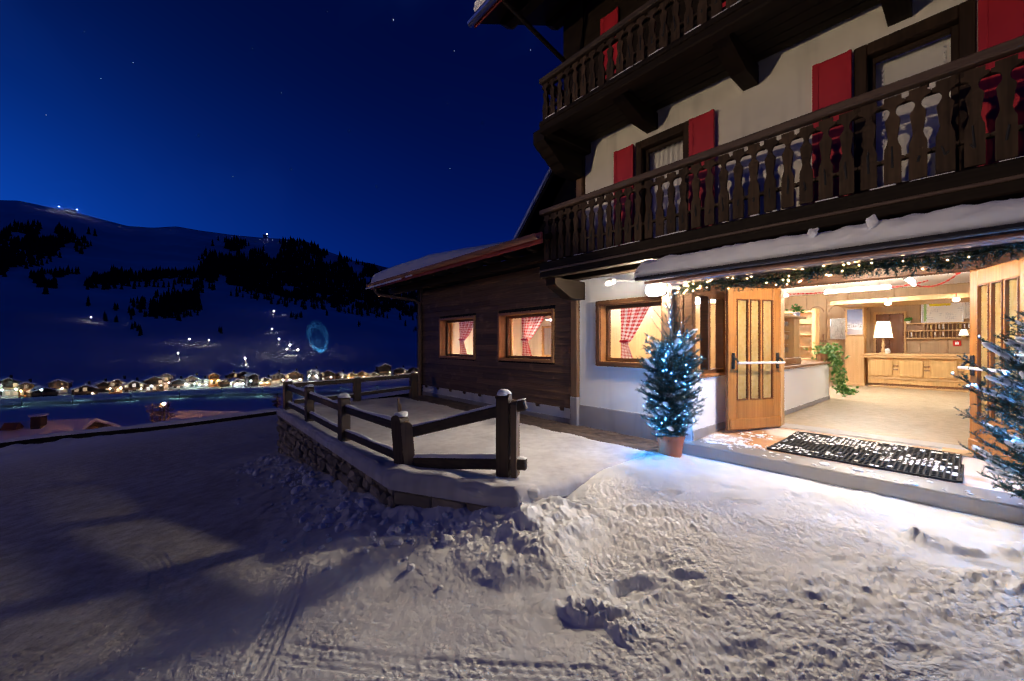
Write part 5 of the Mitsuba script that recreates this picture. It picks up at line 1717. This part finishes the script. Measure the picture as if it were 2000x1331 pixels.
pot = thing('fir_pot', 'pot of the snowy fir at the right edge of the picture', 'pot')
put('wall', MB().lathe([(0, .004), (.125, .004), (.158, .19), (.168, .2), (.172, .235), (.16, .24), (.15, .2), (0, .19)], (.5, 4.97, .0), 28), 'terracotta', parent=pot, smooth=35)

# ---------------------------------------------------------------- curtains, pendant lamps, dining room


def curtain(x0, x1, z0, z1, tie, side, y, label, us=22.0, folds=7):
    """A gathered checked curtain: full width at the top, drawn together at the tie on the given side."""
    n, m = 50, 60
    s, t = np.meshgrid(np.linspace(0, 1, m), np.linspace(0, 1, n))
    w = x1 - x0
    zt = (z1 - z0) * t
    tz = (tie - z0) / (z1 - z0)
    wid = np.where(t > tz, .22 + .78 * ((np.clip(t - tz, 0, 1)) / (1 - tz)) ** .8, .22 + .22 * np.clip(1 - t / tz, 0, 1) ** .7)
    X = (x0 + w * .06 + s * w * wid) if side < 0 else (x1 - w * .06 - s * w * wid)
    Yv = y + .022 * np.sin(s * folds * 2 * PI) * (.5 + .5 * wid) + .01 * np.sin(s * 23 + t * 5)
    sagz = z0 + zt - .05 * s * np.exp(-((t - tz) / .25) ** 2)
    P = np.stack([X, Yv, sagz], -1)
    g = grid_mesh(P)
    uv = np.stack([s * w * us, t * (z1 - z0) * us], -1).reshape(-1, 2)
    k = thing('curtain', label, 'curtain')
    put('cloth', g, 'check_cloth', parent=k, smooth=True, uv=uv)
    cx = x0 + w * .17 if side < 0 else x1 - w * .17
    put('tie', MB().box(cx - w * .13, cx + w * .13, y - .04, y + .035, tie - .02, tie + .02, .012), 'shutter_red', parent=k)


curtain(W1[0] + .2, W1[0] + 1.0, W1[2] + .03, W1[3], 1.52, -1, WY + .4, 'red and white checked curtain in the leftmost annex window', 18)
curtain(W2[0] + .2, W2[0] + .95, W2[2] + .03, W2[3], 1.5, -1, WY + .4, 'red checked curtain tied back on the left of the right annex window', 18)
curtain(W2[1] - .5, W2[1] + .1, W2[2] + .03, W2[3], 1.55, 1, WY + .4, 'paler checked curtain on the right of the right annex window', 18)
curtain(W3[0] + .13, W3[0] + .72, W3[2] + .05, W3[3], 1.45, -1, WY + .42, 'dark red checked curtain in the white wall\'s window', 18)
for i, (x, y, lab) in enumerate(((-5.9, 6.15, 'glowing pendant lamp close behind the right annex window'), (-8.75, 7.0, 'pendant lamp deep behind the leftmost annex window'), (-6.9, 7.9, 'pendant lamp at the back of the dining room'))):
    k = thing('pendant_lamp', lab, 'lamp')
    put('lamp_shade', MB().lathe([(.03, 2.06), (.05, 2.05), (.15, 1.93), (.155, 1.92), (.145, 1.92), (.045, 2.035)], (x, y, 0), 24), 'ceramic', parent=k, smooth=40)
    put('bulb', MB().ico((x, y, 1.955), (.055, .055, .06), 2), 'white_paint', parent=k, light=((1500, 1330, 1060), 1.0))
    put('cord', MB().tube([(x, y, 2.05), (x, y, 2.42)], .006, 6), 'black_rubber', parent=k)
for D, mat, lab in ((D4, 'net_cloth', 'pale net curtain behind the left balcony door'), (D5, 'net_cloth', 'closed pale blind behind the right balcony door')):
    n, m = 8, 50
    s, t = np.meshgrid(np.linspace(0, 1, m), np.linspace(0, 1, n))
    P = np.stack([D[0] + .08 + s * (D[1] - D[0] - .16), WY + .2 + (.014 * np.sin(s * 52) if D is D4 else .004 * np.sin(t * 60)), D[2] + t * (D[3] - .1 - D[2])], -1)
    kk = put('net_curtain' if D is D4 else 'window_blind', grid_mesh(P), mat, smooth=True)
    tag(kk, lab, 'curtain' if D is D4 else 'blind')
    if D is D5:
        cd = MB()
        for xx in (D[0] + .16, D[1] - .16):
            for z in np.arange(3.4, 4.2, .045):
                cd.box(xx - .008, xx + .008, WY + .185, WY + .19, z, z + .02)
        put('ladder_cord', cd, 'white_paint', parent=kk, kind='stuff')

# a tall street lamp on the road behind us: its light falls on the front of the house, the stone wall and the road
lp = thing('street_lamp', 'tall street lamp by the road, behind and left of the viewer', 'street lamp')
LX, LY, LZ = -13.5, -18.0, 5.2
put('pole', MB().tube([(LX, LY, -3.9), (LX, LY, LZ - .4)], .06, 10), 'steel', parent=lp)
put('hood', MB().lathe([(.0, LZ + .42), (.2, LZ + .36), (.34, LZ + .26), (.3, LZ + .25), (0, LZ + .3)], (LX, LY, 0), 20), 'steel', parent=lp)
put('globe', MB().ico((LX, LY, LZ), (.25, .25, .25), 2), 'white_paint', parent=lp, smooth=True, light=((320, 245, 175), 3.0))


# a floodlight on a mast down by the road, turned up at the front of the house
ff = thing('facade_floodlight', 'floodlight on a mast by the road turned up at the house front', 'floodlight')
FX, FY, FZ = -14.5, -36.0, -1.9
put('mast', MB().tube([(FX, FY, -6.4), (FX, FY, FZ - .25)], .05, 10), 'steel', parent=ff)
_aim = np.array([-.6, 5.3, 7.1])
_fd = _aim - np.array([FX, FY, FZ])
_fu = _fd / np.linalg.norm(_fd)
put('housing', MB().beam(np.array([FX, FY, FZ]) - _fu * .35, np.array([FX, FY, FZ]) - _fu * .05, .5, .36, .03), 'black_rubber', parent=ff)
put('lens', MB().beam(np.array([FX, FY, FZ]) - _fu * .049, np.array([FX, FY, FZ]) - _fu * .03, .44, .3), 'white_paint', parent=ff)
scene['floodlight_beam'] = {'type': 'spot', 'to_world': T().look_at(origin=[FX, FY, FZ], target=_aim.tolist(), up=[0, 0, 1]), 'intensity': rgb(1400.0 * DIM, 1080.0 * DIM, 740.0 * DIM), 'cutoff_angle': 6.5, 'beam_width': 6.0, 'sampling_weight': 2.0}


# ---------------------------------------------------------------- village in the valley


def place(u, dep, z=0.0):
    """A point dep metres ahead on the bearing u (tangent times 778, from the middle)."""
    q = FWD * dep + RGT * dep * (u - 1000) / 778
    return np.array([q[0], q[1], z])


plain('chalet_white', (.6, .6, .58), .9)
plain('chalet_wood', (.13, .07, .04), .8)
plain('chalet_dark', (.03, .025, .025), .9)
plain('chalet_orange', (.4, .2, .09), .8)
plain('roof_dark', (.03, .03, .035), .9)
WARM, COOL, ORANGE, TEAL, NONE = (1.0, .84, .6), (.85, .95, 1.0), (1.0, .58, .22), (.6, 1.0, .9), (0, 0, 0)
# bearing of the left and right edge, foot, ridge, lower storey, upper storey, lamp colour, lamp strength, lit windows, label
VILLAGE = [
    (-4, 34, 763, 728, 'chalet_white', 'chalet_dark', TEAL, 1.0, 4, 'large pale chalet with a bright ground floor at the left edge of the village'),
    (38, 64, 762, 735, 'chalet_orange', 'chalet_wood', ORANGE, 1.6, 2, 'chalet glowing orange right of the pale chalet at the left edge'),
    (66, 108, 763, 744, 'chalet_dark', 'chalet_dark', NONE, 0, 0, 'long unlit dark house between two lit chalets on the left'),
    (97, 131, 757, 730, 'chalet_white', 'chalet_wood', WARM, 1.4, 2, 'chalet with one warm balcony lamp and a white lit ground floor'),
    (145, 187, 764, 740, 'chalet_dark', 'chalet_dark', WARM, .15, 3, 'wide dark chalet with a few low lit windows by the valley road'),
    (188, 216, 752, 733, 'chalet_dark', 'chalet_dark', WARM, .2, 1, 'almost black house left of the red lit chalet'),
    (214, 248, 756, 729, 'chalet_orange', 'chalet_wood', WARM, 1.0, 3, 'chalet with a red lamp under its gable'),
    (242, 282, 755, 732, 'chalet_white', 'chalet_dark', WARM, .5, 3, 'dark roofed house with a brightly lit shop front'),
    (284, 319, 752, 724, 'chalet_wood', 'chalet_wood', WARM, .7, 3, 'brown chalet standing left of the brightest white gable'),
    (312, 338, 747, 718, 'chalet_white', 'chalet_white', WARM, 2.6, 4, 'brightest white chalet with its gable fully floodlit'),
    (336, 361, 748, 728, 'chalet_white', 'chalet_dark', NONE, 0, 1, 'grey unlit house right of the floodlit white gable'),
    (360, 390, 746, 722, 'chalet_white', 'chalet_wood', COOL, 1.5, 2, 'brown topped chalet with a bright white terrace'),
    (384, 408, 745, 727, 'chalet_white', 'chalet_white', TEAL, 1.2, 2, 'small greenish white lit house left of two orange chalets'),
    (407, 429, 740, 717, 'chalet_orange', 'chalet_orange', ORANGE, 1.0, 2, 'small orange chalet up behind the white houses'),
    (431, 452, 741, 727, 'chalet_dark', 'chalet_dark', WARM, .3, 1, 'low dark house with a snowy roof in the middle of the village'),
    (443, 466, 733, 715, 'chalet_wood', 'chalet_wood', WARM, .3, 2, 'brown gabled chalet behind the low dark house'),
    (452, 476, 741, 727, 'chalet_white', 'chalet_white', COOL, 1.7, 2, 'low bright white house just left of the dark tall house'),
    (466, 484, 735, 713, 'chalet_dark', 'chalet_wood', WARM, .3, 1, 'narrow tall dark house above the low white one'),
    (484, 506, 741, 718, 'chalet_dark', 'chalet_dark', NONE, 0, 0, 'black unlit house in the middle of the village'),
    (506, 530, 739, 724, 'chalet_orange', 'chalet_dark', WARM, 1.0, 3, 'house with several warm lamps right of the black unlit house'),
    (529, 557, 738, 716, 'chalet_white', 'chalet_white', WARM, .8, 2, 'cream lit house above the corner of the terrace fence'),
    (556, 594, 737, 713, 'chalet_white', 'chalet_wood', WARM, 1.9, 4, 'wide chalet with bright cream front behind the fence corner post'),
    (598, 626, 730, 708, 'chalet_white', 'chalet_white', COOL, 1.6, 3, 'white chalet with gable outlined in cold light'),
    (625, 656, 731, 711, 'chalet_wood', 'chalet_dark', WARM, .5, 2, 'dark reddish house right of the outlined white chalet'),
    (655, 676, 729, 714, 'chalet_dark', 'chalet_dark', WARM, .2, 2, 'dark low house left of the orange chalets behind the fence'),
    (675, 698, 730, 715, 'chalet_orange', 'chalet_orange', ORANGE, 1.7, 2, 'bright orange chalet behind the far fence post'),
    (697, 720, 728, 712, 'chalet_orange', 'chalet_wood', ORANGE, .8, 2, 'brown and orange chalet right of the far fence post'),
    (718, 741, 727, 714, 'chalet_white', 'chalet_wood', WARM, 1.6, 2, 'chalet with a strong warm lamp on its right corner'),
    (738, 767, 726, 699, 'chalet_dark', 'chalet_dark', WARM, .25, 3, 'tallest dark chalet towards the annex corner'),
    (766, 797, 724, 705, 'chalet_dark', 'chalet_dark', WARM, .15, 2, 'dark house with a broad snowy roof near the annex'),
    (795, 818, 722, 704, 'chalet_white', 'chalet_dark', WARM, .5, 2, 'small pale house half hidden by the annex corner')]


def chalet(u0, u1, foot, ridge, low, high, lamp, power, lit, label, i):
    r = rng(300 + i)
    zb = -15.2
    dep = 778 * (1.4 - zb) / (foot - 658)
    w = (u1 - u0) / 778 * dep / 1.12
    h = (foot - ridge) / 778 * dep * 1.12
    c = place((u0 + u1) / 2, dep, zb)
    az_ = math.degrees(math.atan2(FWD[1], FWD[0])) - 90 + math.degrees(-math.atan((((u0 + u1) / 2) - 1000) / 778)) + r.uniform(-16, 16)
    M = rotz(az_, c)
    dpt = w * r.uniform(1.0, 1.3)
    k = thing('chalet', label, 'house', 'chalets of the village in the valley')
    pitch = .42
    eav = h - (w / 2) * pitch - .35
    hl = eav * .52
    hw = w / 2 - .3
    put('wall', MB().box(-hw, hw, 0, dpt, -1.5, hl).move(M), low, parent=k)
    put('upper_wall', MB().prism([(-hw, hl + .001), (hw, hl + .001), (hw, eav), (0, eav + hw * pitch), (-hw, eav)], .12, dpt, 'y').move(M), high, parent=k)
    rr = put('roof', MB().prism([(-w / 2, eav - .05), (0, eav + w / 2 * pitch + .05), (w / 2, eav - .05), (w / 2, eav + .14), (0, eav + w / 2 * pitch + .25), (-w / 2, eav + .14)], -.9, dpt + .5, 'y').move(M), 'chalet_wood', parent=k)
    put('snow', MB().prism([(-w / 2 - .05, eav + .15), (0, eav + w / 2 * pitch + .26), (w / 2 + .05, eav + .15), (w / 2 - .1, eav + .5), (0, eav + w / 2 * pitch + .62), (-w / 2 + .1, eav + .5)], -.92, dpt + .5, 'y').move(M), 'snow', parent=rr)
    if r.uniform() < .7:
        put('chimney', MB().box(w * .12, w * .12 + .6, dpt * .4, dpt * .4 + .6, eav, eav + w / 2 * pitch + 1.2).move(M), 'chalet_dark', parent=rr)
    put('balcony', MB().box(-hw - .1, hw + .1, -.85, -.001, hl + .1, hl + .2).box(-hw - .1, hw + .1, -.85, -.78, hl + .2, hl + .9).move(M), 'chalet_wood', parent=k)
    cols = np.linspace(-hw + .9, hw - .9, 3 if w < 9 else 4)
    cells = [(x, z) for z in (.9, hl + .9) for x in cols]
    on = set(r.permutation(len(cells))[:lit].tolist())
    for j, (x, z) in enumerate(cells):
        y0 = -.06 if z < hl else .06
        m = MB().box(x - .45, x + .45, y0, y0 + .12, z, z + 1.15).move(M)
        if j in on:
            g = r.uniform(.15, .7)
            tone = (.66, .33) if r.uniform() < .65 else (.92, .85)
            put('window', m, 'ceramic', parent=k, label='lit window' if j == min(on) else None, light=((g * 1.0, g * tone[0], g * tone[1]), .008))
        else:
            put('window', m, 'chalet_dark', parent=k)
    if power > 0:
        for sx in ((-1, 1) if power > .9 else (1,)):
            p = np.array([sx * hw * .55, -2.6, hl + .4])
            put('lamp', MB().ico(p, .16, 1).move(M), 'ceramic', parent=k, light=(tuple(210 * power * v for v in lamp), .14))
            put('lamp_arm', MB().beam(p + [0, .16, 0], (p[0], .0, p[2] + .1), .06, .06).move(M), 'chalet_dark', parent=k)


for i, v in enumerate(VILLAGE):
    chalet(*v, i)


def far_lamp(name, label, p, h, colour, power, w, r=.16, shaded=False, group=None):
    k = thing(name, label, 'street lamp', group)
    put('pole', MB().tube([p, p + [0, 0, h - (.02 if shaded else r)]], .09, 6), 'roof_dark', parent=k)
    top = p + [0, 0, h]
    if shaded:
        put('hood', MB().lathe([(0, .3), (.45, .05), (.45, 0), (.4, .0), (.0, .2)], top, 12), 'roof_dark', parent=k)
        put('lamp', MB().lathe([(.001, -.02), (.32, -.01), (.001, .0)], top, 10), 'ceramic', parent=k, light=(tuple(power * c for c in colour), w))
    else:
        put('lamp', MB().ico(top, r, 1), 'ceramic', parent=k, light=(tuple(power * c for c in colour), w))


def on_valley(u, v):
    return place(u, 778 * (1.4 + 15.0) / (v - 658), -15.0)


def gz(p):
    return float(ground_z(np.array([p[0]]), np.array([p[1]]), False)[0])


for u, v, lab in ((81, 768, 'blue white street lamp below the long unlit dark house'), (296, 758, 'blue white street lamp left of the valley road\'s brightest stretch'), (490, 747, 'blue white street lamp above the middle of the valley road')):
    p = on_valley(u, v)
    p[2] = gz(p)
    far_lamp('street_lamp', lab, p, 3.2, (.65, .85, 1.0), 55, .05, .28)
# the lit road along the valley, its ploughed bank and unseen lamps added for its glow
_rd = np.array([on_valley(u, v)[:2] for u, v in ((-200, 795), (-60, 784), (60, 775.5), (180, 771), (300, 765), (420, 760), (560, 756.5), (690, 752.5), (800, 749), (900, 746))])
_rs = np.array(spline(_rd, 160))
_tn = np.gradient(_rs, axis=0)
_tn /= np.linalg.norm(_tn, axis=1, keepdims=True)
_nm = np.stack([-_tn[:, 1], _tn[:, 0]], 1)
_bz = np.array([gz(p) for p in _rs])


def strip(offs, zs):
    P = np.stack([np.stack([_rs[:, 0] + _nm[:, 0] * o, _rs[:, 1] + _nm[:, 1] * o, _bz + z], -1) for o, z in zip(offs, zs)])
    g = grid_mesh(P)
    if g.face_normals[:, 2].mean() < 0:
        g.faces = g.faces[:, ::-1]
    return g


structure('valley_road', strip((-2.6, 0, 2.6), (.55, .6, .55)), 'mountain_snow')
put('road_snowbank', strip((2.6, 3.2, 3.8, 4.6, 5.2), (.4, 1.5, 1.7, 1.4, .1)), 'snow', smooth=True, kind='structure')
for i in range(9):
    j = 22 + i * 13
    p = np.array([_rs[j, 0] - _nm[j, 0] * 3.2, _rs[j, 1] - _nm[j, 1] * 3.2, _bz[j]])
    side = 1
    far_lamp('road_lamp', 'added hooded lamp along the valley road, ' + [*ORD[:5], *ORD[7:]][i], p, 2.4, (.5, 1.0, .88), 42, .08, shaded=True, group='added hooded lamps along the valley road')

# lamps and lit pistes on the mountainside
for u, v, pw, lab in ((535, 597, 150, 'lone bright piste lamp highest on the open slope'), (531, 634, 40, 'faint piste lamp under the highest one'), (370, 656, 90, 'piste lamp in the middle of the dark slope'), (408, 658, 36, 'faint piste lamp right of the middle slope lamp'),
                      (348, 686, 100, 'piste lamp low on the slope above the floodlit gable'), (178, 612, 45, 'mountain hut lamp far left on the slope'), (479, 697, 520, 'strong floodlight at the foot of the slope'), (545, 655, 150, 'floodlight at the top of the lit piste'),
                      (566, 668, 420, 'floodlight in the middle of the lit piste'), (582, 677, 260, 'floodlight at the lower end of the lit piste'), (560, 677, 70, 'small lamp beside the lit piste')):
    p = on_slope(*bearing(u, v + 3))
    far_lamp('piste_lamp', lab, p - [0, 0, .6], 4.2, (1, .9, .8) if pw < 300 else (1, .95, .9), pw * .6, .06, .36)
for u, v, w_, lab in ((137, 399, 26, 'floodlit lift station on the skyline at the left'), (519, 447, 20, 'floodlit lift station on the skyline at the right')):
    th, te = bearing(u, v)
    p = on_slope(th, te - .0035)
    k = thing('lift_station', lab, 'building')
    d = np.array([math.cos(th) * RGT[0] - math.sin(th) * FWD[0], math.cos(th) * RGT[1] - math.sin(th) * FWD[1], 0])
    put('hall', MB().beam(p - d * w_ * .4 + [0, 0, 4], p + d * w_ * .4 + [0, 0, 4], 14, 9), 'chalet_white', parent=k)
    put('roof', MB().beam(p - d * w_ * .45 + [0, 0, 9.2], p + d * w_ * .45 + [0, 0, 9.2], 17, 1.4), 'roof_dark', parent=k)
    f = -p[:2] / np.linalg.norm(p[:2])
    for s in ((-.8, .5) if u < 300 else (.2,)):
        q = p + d * w_ * s + np.array([f[0] * 26, f[1] * 26, 9.0])
        put('floodlight', MB().ico(q, 1.1, 1), 'ceramic', parent=k, light=((50, 53, 57), .06))

# a projector in the valley throws a blue ring on the slope
_tgt = on_slope(*bearing(622, 651))
_src = place(640, 190, -6)


def ring_tex(p, n, uv):
    q = dr.sqrt(dr.square(uv.x - .5) + dr.square(uv.y - .5)) * 2
    a = dr.atan2(uv.y - .5, uv.x - .5)
    rays = .65 + .35 * dr.cos(a * 8)
    ring = smoothstep(.45, .7, q) * smoothstep(1.0, .86, q)
    star = smoothstep(.4, .2, q) * rays * .5
    return mi.Color3f(1.0) * (ring + star + .12)


_dir = _tgt - _src
scene['slope_projector'] = {'type': 'spot', 'to_world': T().look_at(origin=_src.tolist(), target=_tgt.tolist(), up=[0, 0, 1]), 'intensity': rgb(3000.0 * DIM, 20000.0 * DIM, 42000.0 * DIM), 'cutoff_angle': 3.2, 'beam_width': 3.0, 'texture': proc(ring_tex), 'sampling_weight': .4}

# nearer roofs below the road
_r = rng(88)


def low_house(u, dep, ridge_v, length, span, turn, label, glow=None, pitch=.38, chim=True, snowdepth=.3):
    zr = 1.4 - (ridge_v - 658) / 778 * dep
    c = place(u, dep, zr)
    M = rotz(math.degrees(YAW) * 0 + math.degrees(math.atan2(RGT[1], RGT[0])) + turn, c)
    k = thing('chalet', label, 'house')
    s = span / 2
    put('wall', MB().prism([(-s + .7, -6), (s - .7, -6), (s - .7, -(s - .7) * pitch - .3), (0, -.3), (-s + .7, -(s - .7) * pitch - .3)], -length / 2 + .7, length / 2 - .7, 'x').move(M), 'chalet_wood', parent=k)
    rf_ = put('roof', MB().prism([(-s, -s * pitch - .22), (0, -.22), (s, -s * pitch - .22), (s, -s * pitch), (0, 0), (-s, -s * pitch)], -length / 2, length / 2, 'x').move(M), 'chalet_dark', parent=k)
    put('snow', MB().prism([(-s - .05, -s * pitch + .005), (-s + .05, -s * pitch + snowdepth), (0, snowdepth + .04), (s - .05, -s * pitch + snowdepth), (s + .05, -s * pitch + .005), (0, .006)], -length / 2 + .05, length / 2 - .05, 'x').move(M), 'snow', parent=rf_, smooth=30)
    if chim:
        put('chimney', MB().box(-.4, .4, -1.6, -.8, -1.5, .9).move(M), 'chalet_dark', parent=rf_)
        put('chimney_cap', MB().box(-.5, .5, -1.7, -.7, .95, 1.12, .05).move(M), 'snow', parent=rf_)
        put('dormer', MB().prism([(-2.2, -.2), (-1.6, .45), (-1.0, -.2)], -2.4, -1.2, 'x').move(M), 'chalet_wood', parent=rf_)
    return k


low_house(95, 42, 812, 8.0, 12, 16, 'snow roofed chalet with a chimney just below the road at the left')
low_house(418, 52, 793, 10.5, 9, -6, 'low house whose snowy roof glows reddish by the bare larches', chim=False)
low_house(706, 40, 768, 5.6, 6, 8, 'house whose reddish snowy roof shows behind the far fence post', chim=False)


def larch(u, dep, h, seed):
    r = rng(seed)
    p = place(u, dep)
    p[2] = gz(p)
    k = thing('larch_tree', ['bare larch in the orange lamp light left of the lamp', 'bare larch right behind the orange street lamp', 'bare larch between the orange lamp and the low roof', 'bare reddish shrub tree below the terrace corner'][seed % 4], 'tree')
    put('trunk', MB().tube([p, p + [.1, 0, h * .5], p + [0, .1, h]], [.16, .09, .02], 7), 'bark', parent=k)
    m = MB()
    for i in range(120):
        t = r.uniform(.12, .98)
        a = r.uniform(0, 2 * PI)
        L = h * .26 * (1 - t * .75) * r.uniform(.6, 1.1)
        q = p + [0, 0, h * t]
        d = np.array([math.cos(a), math.sin(a), r.uniform(-.1, .35)])
        e = q + d * L
        m.tube([q, q + d * L * .5 - [0, 0, L * .06], e], [.035, .022, .008], 3, False)
        for _ in range(5):
            s = r.uniform(.25, 1)
            b = q + d * L * s
            m.tube([b, b + r.normal(0, .35, 3) * L * .45 - [0, 0, .1 * L]], [.016, .006], 3, False)
    put('branches', m, 'bark', parent=k, kind='stuff')


larch(296, 44, 7.6, 4)
larch(327, 47, 8.4, 5)
larch(312, 42, 7.0, 6)
larch(540, 34, 4.6, 7)
for u, v, dep, pw, lab in ((321, 774, 42, 2600, 'orange street lamp glowing among the bare larches'), (314, 816, 38, 300, 'lower orange lamp at the foot of the bare larches')):
    p = place(u, dep)
    p[2] = gz(p)
    top = 1.4 - (v - 658) / 778 * dep
    far_lamp('street_lamp', lab, p, max(top - p[2], 1.0), (1.0, .42, .12), pw, .35, .13)

for u, dep, top, lab in ((462, 43.5, -8.0, 'added orange lamp hidden below the road before the reddish roof'), (676, 34, -4.9, 'added orange lamp hidden below the terrace before the reddish roof')):  # unseen lamps added to redden the snow on the lower roofs
    p = place(u, dep)
    p[2] = top - 3.4
    far_lamp('street_lamp', lab, p, 3.4, (1.0, .46, .2), 900, .2, .13)

# stars
STARS = [(768, 24, 1.5), (874, 188, 1.5), (1036, 83, .9), (550, 167, .9), (493, 80, .4), (165, 47, .45), (260, 108, .45), (197, 139, .35), (682, 240, .4), (943, 225, .35), (887, 85, .35), (569, 317, .35), (879, 314, .35), (640, 8, .25), (388, 250, .25), (455, 330, .22), (90, 210, .22), (735, 350, .22)]
FAINT = ['faint star near the top, left of the sky\'s middle', 'faint star high in the far left of the sky', 'faint star second highest in the left of the sky', 'faint star third highest in the left of the sky', 'faint star halfway up the middle of the sky',
         'faint star left of the lower end of the upper balcony', 'faint star between the roof eaves and the bright star', 'low faint star over the middle of the mountain ridge', 'low faint star left of the lower balcony', 'very faint star at the top edge of the sky',
         'very faint star above the mountain\'s left half', 'very faint lowest star just above the ridge', 'very faint star nearest the left edge of the sky', 'very faint lowest star left of the hotel']
for i, (u, v, b) in enumerate(STARS):
    d = FWD + RGT * (u - 1000) / 778 + np.array([0, 0, (658 - v) / 778])
    d = d / np.linalg.norm(d)
    p = EYE + d * 6000
    rad = 6000 * (.00058 if b > 1 else .00045)
    lab = {0: 'brightest star high in the sky left of the roof eaves', 1: 'bright star left of the upper balcony', 2: 'star just under the roof eaves', 3: 'fairly bright star in the middle of the sky'}.get(i, FAINT[i - 4])
    k = put('star', MB().ico(p, rad, 1), 'ceramic', light=((b * 2.4, b * 2.6, b * 3.0), 0.0001))
    tag(k, lab, 'star', None if i < 4 else 'faint stars')
